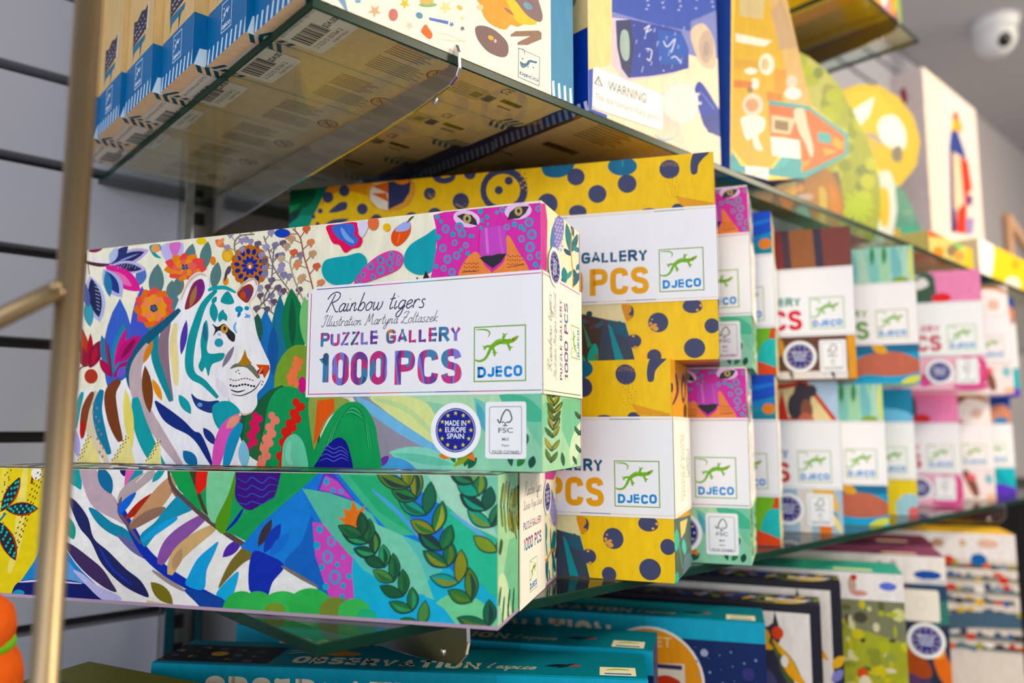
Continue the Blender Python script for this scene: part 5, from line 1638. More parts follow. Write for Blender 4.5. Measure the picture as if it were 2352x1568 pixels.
def kaleido():
    r = empty('craft_box', (0, 0, 0))
    M = shift(.1716, .3462, ZG)
    KRAFT, BLUE = 'DDBC86', '0B6AA6'
    # left end: kraft with a blue foot
    A = Art(lambda a, b: ((KD * 1000 - a) * .001, b * .001), LEFT3, (.0003, 0, KD, KH))
    rect(A, -1, 0, 60, 220, KRAFT, 0)
    rect(A, -1, 0, 60, 33.5, BLUE, 0)
    for k in range(9):
        x = 1 + k * 6.6
        A.P([(x, -.5), (x + 2.6, -.5), (x + 4.2, 9.5), (x + 2.0, 9.5)], 'CFE4F2', 1)
    cut_logo(A, 21, 12.5, 15, 18.5, 'F4F8FA')
    A.P([(12, 47), (40, 50), (42, 68), (36, 66), (28, 68), (20, 64), (12, 66)], '2C2A40', 0)
    for k in range(22):
        A.E(15 + (k * 53) % 24, 50 + (k * 29) % 14, .6 + (k % 3) * .3, .6 + (k % 2) * .3, 'C9C6D8', n=6, m=1)
    A.P([(41, 49), (44, 50), (45, 69), (42, 68)], 'E4DCD8', 0)
    A.P([(13, 41), (38, 43), (40, 47), (12, 47)], '1D7398', 0); A.P([(14, 43), (18, 43), (13, 36)], '1D6A94', 0); A.P([(28, 44), (33, 44), (29, 32)], '15607F', 0)
    A.T('KALEIDOSCOPE', [(8, 150), (48, 150), (48, 158), (8, 158)], '1D6A94', 1)
    # front
    px = Art(face_px(M, (1, 0, 0), (0, 0, 1), (0, -1, 0)), FRONT3, (0, 0, KL, KH))
    f = px.crop(700, 0, 3.675)
    px.rect = (0, 0, KL, KH)
    q = Art(MM, FRONT3, (0, 0, KL, KH))
    rect(q, 0, 0, 205, 216, 'FAF1DF', 0)
    rect(q, 0, 33.5, 11, 216, KRAFT, 0)
    rect(q, 0, 0, 11, 33.5, BLUE, 0)
    q.P([(1, 0), (8, 0), (11, 12), (4, 11)], 'D4E6F2', 1)
    rect(q, 181, 0, 205, 216, '3E87AE', 0)
    for k in range(4):
        q.P([(182.5 + k * 5.6, -1), (185 + k * 5.6, -1), (184 + k * 5.6, 11), (182 + k * 5.6, 10)], 'E6F2F8', 1)
    q.B([(10, 216), (14, 180), (60, 150), (110, 170), (120, 216)], 'E8C07A'); q.E(60, 190, 20, 18, 'C86A4A')
    px.k = q.k
    f.B([(1468, -60), (1480, 40), (1520, 150), (1590, 215), (1690, 250), (1740, 210), (1800, 225), (1880, 190), (1950, 190), (1930, -60)], 'E9A24A'); f.B([(1700, -40), (1740, 80), (1800, 190), (1960, 200), (1900, 60), (1860, -60)], 'F2C23C')
    f.B([(1740, -60), (1800, 30), (1880, 130), (1980, 185), (2010, 140), (1980, 20), (1940, -60)], '7E6468'); f.E(1885, 50, 44, 26, '6A9AAA', .6); f.E(1480, 60, 30, 24, 'F0CFA0'); f.L(1680, 60, 1770, 130, 26, 'A8704A')
    f.B([(1440, 235), (1500, 215), (1600, 250), (1700, 340), (1722, 420), (1700, 475), (1640, 478), (1540, 430), (1460, 330)], '74585A'); f.E(1572, 318, 26, 18, 'D9A83A', .6); f.E(1610, 345, 12, 16, 'C9B4B0')
    f.P([(1738, 292), (1780, 262), (1975, 256), (2000, 275), (2000, 330), (1880, 380), (1795, 378), (1800, 355), (1905, 305), (1740, 308)], '8A6A58')
    f.B([(985, 250), (1020, 205), (1050, 240), (1080, 290), (1055, 330), (990, 280)], 'E2703A'); f.E(748, 125, 40, 54, 'C97A72'); f.E(968, 130, 32, 26, '5C93AE', .6); f.P([(1050, 145), (1215, 178), (1210, 205), (1052, 170)], '5E76C0')
    for x, y, rr, c_ in ((1240, 205, 26, '5E7AB8'), (1332, 240, 26, '6A5E74'), (845, 30, 48, 'E9C04A'), (590, 92, 60, 'D8B08A'), (1190, 60, 60, 'F6DC98'), (885, 215, 40, 'E8CDB8')):
        f.P([(x + (rr if k % 2 == 0 else rr * .42) * cos(k * pi / 5 + .4), y + (rr if k % 2 == 0 else rr * .42) * sin(k * pi / 5 + .4)) for k in range(10)], c_)
    f.E(1040, 40, 76, 20, '8CB878'); f.E(1030, 10, 60, 26, 'E2B870'); f.E(1310, 65, 28, 18, 'EDBD6A', .6); f.E(1330, 155, 16, 16, 'F4DCA0'); f.E(450, 10, 26, 16, '7FA8C8'); f.S([(1130, 280), (1230, 300), (1360, 360)], 9, 'EBD3B4'); f.S([(1150, 330), (1250, 345), (1370, 345)], 9, 'EBD3B4')
    f.P([(240, -60), (330, -60), (365, 95), (340, 80)], '7FA4C4')
    f.P([(1808, 402), (1984, 482), (1984, 487), (1808, 407)], '4A6A84'); f.P([(1804, 402), (1809, 402), (1806, 650), (1801, 648)], '4A6A84'); f.P([(1982, 482), (1987, 484), (1982, 726), (1977, 722)], '4A6A84'); f.P([(1802, 645), (1980, 722), (1980, 728), (1802, 651)], '4A6A84')
    f.S([(1818, 520), (1850, 545), (1880, 540), (1900, 515), (1958, 530)], 26, '3E6C92'); f.S([(1810, 410), (1850, 420), (1860, 465)], 6, '3E6C92'); f.S([(1820, 520), (1840, 565), (1880, 550)], 14, '3E6C92'); f.dots([(1840, 495), (1885, 562), (1930, 570)], 7, '3E6C92'); f.E(1950, 525, 14, 10, '3E6C92')
    f.T('DJECO', [(1815, 632), (1974, 700), (1974, 668), (1815, 600)], '3E6C92', 1, bold=.03)
    # underside, seen through the glass; kraft painted paler to offset dim light below
    U = Art(MM, UNDER3, (0, 0, KL, KD))
    rect(U, 0, 0, 210, 60, 'FFDDB8', 0)
    for x0 in (0, 181):
        for k in range(4):
            U.P([(x0 + 2 + k * 5.5, 0), (x0 + 5 + k * 5.5, 0), (x0 + 10 + k * 5.5, 9), (x0 + 7 + k * 5.5, 9)], '1E5A72', 0)
            U.P([(x0 + 2 + k * 5.5, 57), (x0 + 5 + k * 5.5, 57), (x0 + 10 + k * 5.5, 47), (x0 + 7 + k * 5.5, 47)], '1E5A72', 0)
    for k in range(7):
        rect(U, 66, 8 + k * 2.6, 66 + 22 + (k * 7) % 10, 9.1 + k * 2.6, '9A8A74' if k % 3 else 'A86A5A')
        rect(U, 66, 30 + k * 2.6, 66 + 30 + (k * 5) % 9, 31.1 + k * 2.6, '9C8C78')
        rect(U, 122, 24 + k * 2.5, 122 + 26 + (k * 3) % 8, 25.1 + k * 2.5, '8F806C')
    U.E(108, 28, 7.5, 7.5, 'B8452E', n=24, m=1); U.E(108, 28, 6.3, 6.3, 'E2C79A', n=24, m=1); U.P([(103.2, 24), (104, 23.2), (112.8, 32), (112, 32.8)], 'B8452E', 1); U.T('0-3', [(104.5, 29.5), (111.5, 29.5), (111.5, 26.5), (104.5, 26.5)], '4A3A30', 1)
    U.T('CE', [(152, 20), (160, 20), (160, 12), (152, 12)], '5A4632', 1); rect(U, 150, 28, 158, 37, '5A5A5A'); rect(U, 140, 30, 147, 37, '6A6A66'); rect(U, 162, 26, 180, 31, '4A3A1C'); rect(U, 166, 36, 178, 38, '7A5A32')
    arts = merge(q, A, px, U)
    arts.build('carton', r, base=slab_base(KL, KD, KH, {'front': 'FAF1DF', 'left': KRAFT, 'right': '0B6AA6', 'bottom': 'DAB57E', 'top': KRAFT}))
    # price label under the near end
    P = Art(MM, lambda a, b, h: (a, b, -h - .00025), (0, 0, KL, KD))
    rect(P, 9, 9, 40, 52, 'EDE7DF', r=3)
    P.T('Space Kaleidoscope DJ07922', [(14.5, 50), (14.5, 11), (11.5, 11), (11.5, 50)], '2A2622', 1)
    x = 48
    k = 0
    while x > 24:
        wd = .5 + ((k * 7) % 5) * .28
        rect(P, 18, x - wd, 30, x, '1E1B1A')
        x -= wd + .45 + ((k * 3) % 4) * .22
        k += 1
    P.T('$24.00', [(28, 23), (28, 10), (23.5, 10), (23.5, 23)], '1E1B1A', 1, bold=.02)
    P.T('2 52215 55764 2', [(35, 47), (35, 18), (32, 18), (32, 47)], '2A2622', 1)
    P.T('DJ07922', [(39, 34), (39, 18), (36.6, 18), (36.6, 34)], '2A2622', 1)
    P.build('price_label', r)['label'] = 'white barcode price label'
    return r


K = kaleido()
KX = [(.1716, .3464), (.1672, .4045), (.1592, .4630), (.1535, .5215), (.1505, .5800), (.1470, .6385)]
KN = ['its white picture side in view', 'second from the glass edge', 'third from the glass edge', 'fourth from the glass edge', 'fifth from the glass edge', 'sixth, nearest the wall']
for i, ((x, y), n) in enumerate(zip(KX, KN)):
    o = K if i == 0 else copy_tree(K)
    o.matrix_world = shift(x, y, ZG)
    tag(o, 'blue and kraft craft box on the upper shelf, ' + n, 'craft box', 'blue and kraft craft boxes on the upper glass shelf')


def plain_box(name, M, L, D, H, cols, arts=(), fronts=None, parent=None):
    r = empty(name, (0, 0, 0))
    r.matrix_world = M
    A = Art(MM, FRONT3)
    for a_ in arts:
        A = merge(A, a_)
    A.build('carton', r, base=box_base(0, L, 0, D, 0, H, cols))
    return r


# boxed geode kit with the warning label
MW = shift(.3905, .3466, ZG)
WL, WD, WH = .1665, .10, .235
F = Art(face_px(MW, (1, 0, 0), (0, 0, 1), (0, -1, 0)), FRONT3, (0, 0, WL, WH))
f = F.crop(1300, 0, 2.236)
f.P([(60, -400), (900, -400), (900, 1000), (60, 1000)], 'F2DEC2')
f.P([(235, -400), (900, -400), (900, 130), (790, 240), (640, 260), (470, 200), (235, 160)], '3E57B0'); f.P([(235, 60), (480, 130), (640, 160), (640, 110), (800, 40), (800, 300), (700, 300), (560, 260), (235, 330)], '7E88C4')
f.P([(235, 90), (320, 100), (560, 380), (300, 420), (235, 330)], 'D8C4CC'); f.B([(640, 160), (700, 120), (750, 180), (770, 280), (760, 350), (700, 340), (660, 260)], 'D8C0A8'); f.E(720, 240, 38, 84, 'BBA698'); f.E(722, 250, 18, 40, 'A89890')
f.P([(255, 105), (330, 100), (520, 140), (590, 160), (630, 250), (630, 350), (560, 370), (440, 390), (320, 400), (285, 350), (262, 240)], '33479E'); f.P([(262, 110), (330, 102), (350, 240), (330, 400), (290, 355), (264, 250)], '2A3560')
f.P([(470, 150), (590, 170), (628, 260), (600, 330), (480, 330)], '2858B4'); f.B([(285, 160), (320, 170), (325, 290), (300, 310), (278, 250)], '9FB4B0')
for k in range(40):
    f.E(350 + (k * 61) % 260, 130 + (k * 43) % 240, 3 + k % 3, 3 + k % 4, 'A8BCE8', n=6)
for pts in ([(400, 150), (430, 130), (410, 165), (440, 150)], [(410, 250), (440, 260), (430, 310), (415, 300)], [(500, 210), (520, 240), (560, 200), (540, 270)], [(540, 300), (560, 290), (590, 320)]):
    f.S(pts, 6, 'D6DCF0', taper=False)
for k in range(14):
    f.E(340 + (k * 83) % 420, -10 + (k * 37) % 70, 7, 5, 'B8B8E0', n=7)
f.B([(660, 470), (690, 420), (760, 520), (800, 600), (800, 700), (720, 660), (690, 590)], '2C46A4'); f.P([(690, 600), (800, 580), (800, 700), (730, 680)], '1C3A90'); f.S([(690, 470), (760, 560)], 6, '9AA8E0')
f.E(590, 530, 90, 100, 'F7EEDD')
for k in range(14):
    t = k * 2 * pi / 14
    f.E(590 + 98 * cos(t), 530 + 106 * sin(t), 9, 9, 'C8D4DC', n=8)
for k in range(9):
    f.S([(500 + k * 8, 590), (480 + k * 14, 700), (470 + k * 20, 790)], 4, 'C4CCD0', taper=False)
f.S([(455, 690), (500, 720), (560, 705)], 8, '8FB8DC'); f.S([(470, 740), (520, 770)], 6, '8FB8DC')
# kraft lid flap and navy foot on the near edge
f.P([(60, -400), (238, -400), (228, 332), (60, 372)], 'F0D696'); f.P([(60, 376), (136, 352), (132, 560), (210, 590), (210, 640), (60, 590)], '3A5CBE'); f.E(55, 60, 14, 60, 'C4B49A'); f.E(62, 110, 10, 20, 'B4A890')
S_ = Art(MM, LEFT3, (.0003, 0, WD, WH))
rect(S_, 0, 62, 100, 240, 'E9CE94', 0); rect(S_, 0, 0, 100, 62, '123A9A', 0)
for k in range(16):
    S_.P([(k * 6.4, 0), (k * 6.4 + 3, 0), (k * 6.4 + 5, 8), (k * 6.4 + 2, 8)], 'D8D0E8', 1)
for k in range(6):
    S_.E(14 + k * 3, 90 + (k * 37) % 60, 4, 7, '8A8578', n=9)
U = Art(MM, UNDER3, (0, 0, WL, WD))
rect(U, 0, 0, 170, 100, 'FFD8B0', 0)  # kraft brightened in colour against the weak light under the shelf
for k in range(7):
    rect(U, 24, 12 + k * 4, 60 + (k * 7) % 14, 13.6 + k * 4, '7A6650'); rect(U, 84, 50 + k * 4, 120 + (k * 11) % 14, 51.6 + k * 4, '8A745A')
rect(U, 20, 60, 56, 68, '3E3020'); U.E(130, 26, 14, 9, 'C88A6A', n=12, m=1); U.E(120, 32, 8, 6, '8A9AA0', n=10, m=1); rect(U, 0, 0, 5, 100, '2A2E50', 0)
WBX = empty('geode_kit_box', (0, 0, 0))
merge(F, S_, U).build('carton', WBX, base=box_base(0, WL, 0, WD, 0, WH, {'front': 'F2DEC2', 'left': 'E9CE94', 'bottom': 'DDBE8C', 'right': '33479E', 'top': 'E9CE94'}))
WP = Art(face_px(MW, (1, 0, 0), (0, 0, 1), (0, -1, 0)), lambda a, b, h: (a, -h - .0004, b), (0, 0, WL, WH))
w_ = WP.crop(1300, 0, 2.236)
w_.P([(138, 345), (160, 348), (480, 482), (495, 500), (492, 660), (478, 668), (150, 560), (132, 545)], 'FBF7F0', 1)
w_.P([(165, 388), (186, 446), (142, 430)], '6A625C', 1); w_.P([(165, 402), (178, 440), (150, 428)], 'FBF7F0', 1); w_.P([(163, 412), (167, 413), (166, 428), (163, 427)], '6A625C', 1)
w_.T('WARNING', [(213, 462), (408, 532), (410, 482), (215, 414)], '8A8078', 1, bold=.01); w_.T('The toy contains sharp points', [(147, 520), (478, 632), (479, 592), (149, 478)], '9A9088', 1)
WP.build('warning_label', WBX)['label'] = 'white WARNING sticker'
for i, n in enumerate(('with the white WARNING label', 'in the second row behind the WARNING label box', 'in the last row by the wall')):
    o = WBX if i == 0 else copy_tree(WBX)
    o.matrix_world = shift(.3905 + .002 * i, .3466 + .1025 * i, ZG)
    tag(o, 'navy and kraft geode kit box ' + n, 'craft kit', 'geode kit boxes on the upper glass shelf')


# shaped puzzle boxes: silhouettes with real depth
def shaped(name, y, depth, outline_px, crop, front_cols, paint, side, label, cat='puzzle box', part='carton', ink=(.62, 1.3)):
    """box whose front follows an outline; outline in photo pixels laid on the plane at depth y"""
    ox, oy, s = crop
    pts = [on_y(ox + a / s, oy + b / s, y) for a, b in outline_px]
    x0 = min(p.x for p in pts)
    org = Vector((x0, y, ZG))
    r = empty(name, org)
    M = Matrix.Translation(org)
    zmin = min(p.z for p in pts)
    ol = [((p.x - org.x), max(.0, p.z - org.z)) for p in pts]
    bm = bmesh.new()
    bm_prism(bm, ol, 0, depth)
    vs = [tuple(v.co) for v in bm.verts]
    bm.verts.index_update()
    fs, cs = [], []
    for fc in bm.faces:
        fs.append(tuple(v.index for v in fc.verts))
        cs.append(front_cols if abs(fc.normal.y) > .5 else side)
    bm.free()
    A = Art(face_px(M, (1, 0, 0), (0, 0, 1), (0, -1, 0)), FRONT3)
    A.crop(*crop)
    A.depth, A.sat = ink
    paint(A)
    A.clip_to([(a_, b_) for a_, b_ in ol])
    A.build(part, r, base=(vs, fs, cs))
    return tag(r, label, cat)


Z3 = (1300, 0, 2.236)


def p_rocket(f):
    f.P([(860, 150), (880, -300), (1040, -300), (1130, 0), (1180, 200), (1245, 480), (1262, 545), (1260, 620), (1190, 700), (1120, 760), (1050, 860), (930, 850), (850, 760)], 'F6C840')
    f.P([(1000, -300), (1050, -300), (1135, 0), (1235, 440), (1240, 545), (1130, 530), (1110, 200), (1040, 0)], 'F2D2A0')
    f.P([(1050, 60), (1110, -20), (1160, 150), (1190, 240), (1100, 260)], 'DCC0A0'); f.P([(890, -60), (1030, -60), (1010, 100), (890, 80)], 'EAD9B0')
    f.P([(870, 170), (1060, 210), (1020, 240), (872, 215)], 'FBF4E8'); f.P([(865, 300), (1030, 320), (1020, 360), (862, 350)], 'F0C060')
    f.E(1030, 330, 40, 56, 'FBF3E4'); f.E(1022, 330, 20, 30, 'F2DCB0'); f.E(950, 365, 34, 18, 'FCF6EA'); f.E(970, 430, 22, 30, 'FCF6EA'); f.P([(862, 410), (960, 420), (950, 450), (862, 450)], 'F0A070'); f.E(945, 460, 16, 16, 'A88A70')
    f.P([(1070, 350), (1130, 360), (1125, 480), (1070, 470)], 'F2B048'); f.E(1160, 420, 28, 34, 'FBF0DC'); f.E(1165, 480, 44, 30, 'FFFBF4'); f.P([(1030, 470), (1110, 480), (1110, 520), (1030, 520)], 'F29A50')
    f.E(960, 540, 54, 60, 'FBF3E0'); f.E(955, 540, 34, 34, 'F0BFA0'); f.B([(905, 600), (1010, 600), (1020, 660), (985, 700), (1010, 770), (970, 760), (955, 710), (930, 720), (905, 660)], 'FDF8EE')
    f.P([(1040, 515), (1250, 545), (1450, 690), (1450, 800), (1215, 925), (1050, 900), (845, 860), (845, 800), (900, 850), (1060, 865), (1110, 800), (1210, 815), (1210, 880), (1430, 780), (1430, 700), (1250, 570), (1040, 535)], '5FBFC0')
    f.P([(1040, 535), (1250, 565), (1432, 700), (1432, 785), (1215, 890), (1205, 760), (1130, 700), (1050, 700)], 'F08048')
    f.P([(1055, 590), (1180, 610), (1150, 690), (1055, 680)], 'F6E8C8'); f.P([(1072, 615), (1142, 625), (1142, 675), (1072, 662)], '9A7E60'); f.P([(1050, 700), (1200, 720), (1205, 815), (1060, 800)], 'FEFAF2')
    f.B([(1170, 570), (1220, 560), (1240, 640), (1270, 760), (1260, 810), (1230, 740), (1190, 660)], 'FBF0DA'); f.P([(1295, 675), (1360, 690), (1360, 740), (1295, 725)], '5FC4C4'); f.P([(1375, 700), (1425, 730), (1420, 770), (1370, 750)], 'F6B800'); f.P([(1320, 760), (1400, 775), (1330, 800)], 'F6C040'); f.P([(1210, 830), (1260, 820), (1225, 870)], 'F6B010')
    f.P([(845, 880), (850, 770), (900, 850), (1060, 870), (1110, 805), (1205, 820), (1212, 920), (1050, 900)], '63BCC4')
    f.P([(1060, 870), (1110, 805), (1150, 812), (1130, 850)], '74CCD0')
    f.P([(920, 850), (1040, 862), (1040, 960), (925, 950)], 'FEFDFA', 1); f.S([(955, 902), (980, 890), (1005, 886)], 7, 'C8DC8A', 1)


shaped('rocket_puzzle_box', .3480, .024, [(852, -300), (1045, -300), (1135, 0), (1245, 480), (1262, 545), (1450, 690), (1450, 795), (1230, 915), (1040, 925), (845, 925)], Z3, 'F6C840', p_rocket, '2E56A8',
       'rocket-shaped puzzle box in yellow and orange with blue side, on the upper glass shelf')


def p_jungle(f):
    f.P([(860, 100), (1700, 100), (1700, 1300), (860, 1300)], 'B4BE48'); f.B([(1240, 300), (1330, 360), (1420, 520), (1340, 560), (1250, 540)], 'CFD070'); f.B([(1330, 430), (1420, 470), (1400, 560), (1320, 520)], 'A8A850')
    for k in range(40):
        f.E(1240 + (k * 97) % 330, 360 + (k * 173) % 820, 26 + (k * 7) % 22, 30 + (k * 11) % 26, ['C4D03A', '98A83C', 'D6DC58', '8A9A48', 'BCC83C'][k % 5], n=10)
    for k in range(11):
        t = k * 2 * pi / 11
        f.L(1500, 1060, 1500 + 96 * cos(t), 1060 + 96 * sin(t), 24, 'C6DE48')
    f.P([(850, 860), (1230, 900), (1400, 880), (1430, 1060), (1380, 1250), (850, 1250)], '7E6850'); f.B([(1230, 900), (1330, 860), (1410, 980), (1420, 1120), (1340, 1240), (1260, 1100)], 'C8883A'); f.B([(1300, 960), (1340, 1000), (1330, 1200), (1280, 1240), (1300, 1080)], 'E8C868'); f.B([(1350, 940), (1400, 1000), (1410, 1090), (1370, 1100)], 'E89030')
    f.E(1130, 940, 54, 46, 'F4DC80'); f.B([(1085, 960), (1185, 965), (1170, 1010), (1100, 1000)], 'FAB81E'); f.B([(1095, 1000), (1170, 1010), (1150, 1090), (1130, 1110), (1110, 1060)], 'EE8A2A'); f.E(1205, 965, 20, 22, 'F4A028'); f.B([(960, 990), (1060, 985), (1040, 1060), (1010, 1120), (980, 1060)], 'F2A860'); f.E(890, 885, 26, 24, 'F0DC70')
    f.E(1230, 1010, 44, 18, 'DCC0AC'); f.B([(1200, 1030), (1260, 1040), (1240, 1070), (1210, 1060)], '6AB0A8'); f.B([(1180, 1070), (1240, 1070), (1250, 1140), (1200, 1140)], '8CCABE'); f.B([(1050, 1160), (1180, 1100), (1330, 1170), (1400, 1210), (1320, 1300), (1050, 1300)], '6E8A3A'); f.E(1085, 1170, 40, 26, '3E5220'); f.dots([(1080, 1060), (1060, 1120)], 13, 'D8A83E'); f.E(1300, 1190, 40, 20, 'B8C49A')


shaped('jungle_puzzle_box', .3745, .024, [(868, 1300), (868, 330), (1000, 250), (1150, 245), (1245, 290), (1330, 355), (1410, 450), (1480, 580), (1545, 710), (1590, 830), (1612, 940), (1616, 1060), (1600, 1180), (1580, 1330)], Z3, 'B4BE48', p_jungle, '8A9A48',
       'leafy green round-topped puzzle box with jungle scene behind the rocket', ink=(.62, 1.1))


def p_helmet(f):
    f.P([(1300, 900), (1900, 900), (1900, 1300), (1300, 1300)], 'CFE6DC')
    f.B([(1380, 470), (1500, 430), (1610, 438), (1710, 500), (1785, 600), (1820, 720), (1800, 850), (1716, 955), (1600, 860), (1500, 740)], 'F8D42E'); f.B([(1440, 500), (1580, 470), (1680, 560), (1640, 640), (1500, 680)], 'F8E070')
    f.P([(1455, 590), (1480, 560), (1585, 495), (1560, 590), (1500, 660), (1460, 640)], 'FDFCF4'); f.B([(1600, 640), (1640, 595), (1700, 600), (1745, 680), (1740, 760), (1690, 770), (1620, 720)], 'FDFBF4'); f.S([(1540, 690), (1580, 700), (1630, 740)], 24, 'A8A6A4'); f.B([(1680, 760), (1720, 750), (1725, 820), (1690, 830), (1672, 800)], '8E8A78'); f.S([(1550, 720), (1600, 770)], 20, 'F0C8A0')
    f.B([(1600, 900), (1660, 880), (1690, 960), (1700, 1080), (1680, 1180), (1640, 1230), (1580, 1190), (1570, 1050)], 'DCEBE2'); f.B([(1598, 980), (1625, 960), (1655, 985), (1662, 1080), (1650, 1160), (1620, 1150), (1595, 1080)], 'FADA14'); f.L(1595, 1060, 1620, 1120, 14, 'F0A020')


shaped('space_puzzle_box', .4005, .022, [(1310, 1300), (1330, 560), (1400, 470), (1500, 432), (1610, 438), (1710, 500), (1785, 600), (1820, 720), (1800, 850), (1716, 955), (1690, 960), (1702, 1080), (1685, 1180), (1690, 1320)], Z3, 'F8D42E', p_helmet, 'F0C030',
       'round yellow helmet-shaped puzzle box with white highlights on the upper glass shelf')


def p_fin(f):
    f.P([(1600, 900), (1980, 900), (1980, 1320), (1600, 1320)], '6FA89A'); f.B([(1690, 960), (1760, 1000), (1800, 1120), (1760, 1140), (1700, 1060)], '7FB2A2'); f.B([(1700, 1160), (1840, 1190), (1880, 1320), (1700, 1320)], '6AB8A4'); f.S([(1690, 1175), (1720, 1230), (1745, 1275)], 34, 'D8B858', taper=False); f.E(1828, 1262, 26, 40, 'EED468')
    f.E(1760, 1090, 30, 8, 'A4C4A8')


shaped('teal_puzzle_box', .4245, .020, [(1560, 1340), (1600, 1000), (1695, 935), (1740, 985), (1790, 1090), (1830, 1190), (1862, 1280), (1880, 1345)], Z3, '6FA89A', p_fin, '5C9488',
       'teal green sloping puzzle box right of the yellow helmet-shaped box', 'puzzle box')

# tall pale box with a rocket picture
Y_ = .4475
a0 = on_y(2118, 152, Y_)
a1 = on_y(2243, 300, Y_)
hgt = a0.z - ZG
dep = min(.22, on_x(2044, 190, a0.x).y - Y_)
MC = shift(a0.x, Y_, ZG)
CW = a1.x - a0.x
F = Art(face_px(MC, (1, 0, 0), (0, 0, 1), (0, -1, 0)), FRONT3, (0, 0, CW, hgt))
f = F.crop(1900, 180, 3.135)
f.P([(500, -200), (1300, -200), (1300, 1400), (500, 1400)], 'F2E2DA'); f.P([(700, -200), (830, -200), (860, 1400), (720, 1400)], 'F6E4D2')
f.P([(905, 245), (935, 240), (980, 380), (900, 370)], 'D85A3A'); f.P([(900, 300), (940, 290), (975, 390), (893, 375)], 'EAB23A'); f.P([(890, 375), (940, 375), (1010, 590), (875, 510)], '2E4390'); f.P([(878, 510), (905, 515), (935, 1110), (890, 1110)], '3A3470'); f.P([(905, 530), (960, 570), (975, 960), (915, 940)], 'EFD0B0'); f.P([(955, 560), (1015, 600), (1045, 800), (1010, 830), (1000, 1120), (930, 1110), (935, 950), (985, 900)], 'D83A1E'); f.P([(1015, 830), (1050, 850), (1040, 930), (1005, 900)], '4A3A7A'); f.P([(1000, 1000), (1060, 1000), (1050, 1120), (1000, 1130)], '9A90C0')
S_ = Art(face_px(MC, (0, 1, 0), (0, 0, 1), (-1, 0, 0)), LEFT3, (.0003, 0, dep, hgt))
s_ = S_.crop(1900, 180, 3.135)
s_.P([(200, -200), (900, -200), (900, 1400), (200, 1400)], 'E2D6D8'); s_.B([(525, 90), (555, 70), (575, 130), (570, 180), (545, 170)], '9A3A4A')  # same pale card as the front, greyed in colour as the less lit side
r = empty('rocket_picture_box', (0, 0, 0))
r.matrix_world = MC
merge(F, S_).build('carton', r, base=box_base(0, CW, 0, dep, 0, hgt, {'front': 'F2E2DA', 'left': 'E2D6D8', 'right': 'E2D6D8', 'top': 'EADCD8'}))
tag(r, 'tall pale box with a red and blue rocket picture', 'toy box')

# bright toy boxes past the end of the upper shelf row, on the far bay's glass
FAR = glass_shelf('glass_shelf', 1.275, 2.6, .3462, .738, ZU, .006, 'far glass shelf at the right edge carrying the orange-roofed toy box')


def px_box(name, y, tl, br, dep, cols, paint, label, cat, crop=(1900, 180, 3.135)):
    p = on_y(*tl, y)
    q_ = on_y(*br, y)
    z1 = p.z
    M = shift(p.x, y, ZG)
    L, H = q_.x - p.x, z1 - ZG
    F = Art(face_px(M, (1, 0, 0), (0, 0, 1), (0, -1, 0)), FRONT3, (0, 0, L, H))
    F.crop(*crop)
    paint(F)
    r = empty(name, (0, 0, 0))
    r.matrix_world = M
    F.build('carton', r, base=box_base(0, L, 0, dep, 0, H, cols))
    return tag(r, label, cat)


def p_house(f):
    f.P([(600, 1000), (1200, 1000), (1200, 1500), (600, 1500)], 'F8C820'); f.P([(700, 1140), (1040, 1150), (1040, 1330), (760, 1330)], 'D6C878'); f.P([(700, 1070), (1010, 1080), (1010, 1150), (690, 1140)], 'F0602A'); f.E(940, 1200, 36, 40, '8CC86A'); f.E(800, 1250, 40, 40, 'E8903A'); f.E(900, 1240, 40, 44, '8A7458'); f.E(950, 1280, 40, 40, 'D8A050')
    f.P([(1000, 1150), (1040, 1150), (1060, 1400), (990, 1330)], 'F4C416')


px_box('toy_house_box', .3480, (2132, 527), (2236, 627), .07, {'front': 'F8C820', 'left': 'D8C070', 'top': 'F0602A'}, p_house, 'orange-roofed toy box with green and yellow picture at the far end of the upper shelf', 'toy box')


def p_yellow(f):
    f.P([(1000, 1100), (2000, 1100), (2000, 1700), (1000, 1700)], 'F8D010'); f.P([(1000, 1100), (2000, 1100), (2000, 1215), (1000, 1200)], 'F2EAD6'); f.B([(1210, 1190), (1300, 1180), (1310, 1215), (1220, 1215)], '6CC08A'); f.B([(1040, 1400), (1050, 1220), (1090, 1160), (1160, 1165), (1200, 1230), (1190, 1380), (1160, 1520), (1100, 1520)], 'FEFCF6'); f.B([(1270, 1480), (1310, 1430), (1370, 1440), (1390, 1500), (1340, 1530), (1280, 1510)], 'FBF4E0'); f.E(1355, 1340, 24, 34, 'E8A830'); f.P([(1230, 1510), (1500, 1530), (1500, 1700), (1230, 1700)], 'F0902A')


px_box('yellow_toy_box', .3480, (2246, 545), (2420, 690), .07, {'front': 'F8D010', 'left': 'E8D8B0', 'top': 'F2EAD6'}, p_yellow, 'bright yellow toy box with a white rounded door shape at the right edge', 'toy box')
# small bare wooden frame toy behind it
w0 = on_y(2312, 492, .52)
r = empty('wooden_toy_frame', (w0.x, .52, ZG))
WOOD = mat('pale_wood', 'C89A78', .6, 0, .15, 60, stretch=(1, 1, .2))
hz = w0.z - ZG
for nm, pts in (('post', [(0, 0, 0), (0, 0, hz)]), ('post', [(.34, 0, 0), (.34, 0, hz * .55)]), ('rail', [(-.01, 0, hz - .005), (.36, 0, hz * .55 - .006)])):
    bm = bmesh.new()
    d_ = Vector(pts[1]) - Vector(pts[0])
    bm_tube(bm, pts, .011, 4)
    from_bm(nm, bm, WOOD, r)
tag(r, 'bare wooden toy frame sloping down at the right edge of the upper shelf', 'toy')

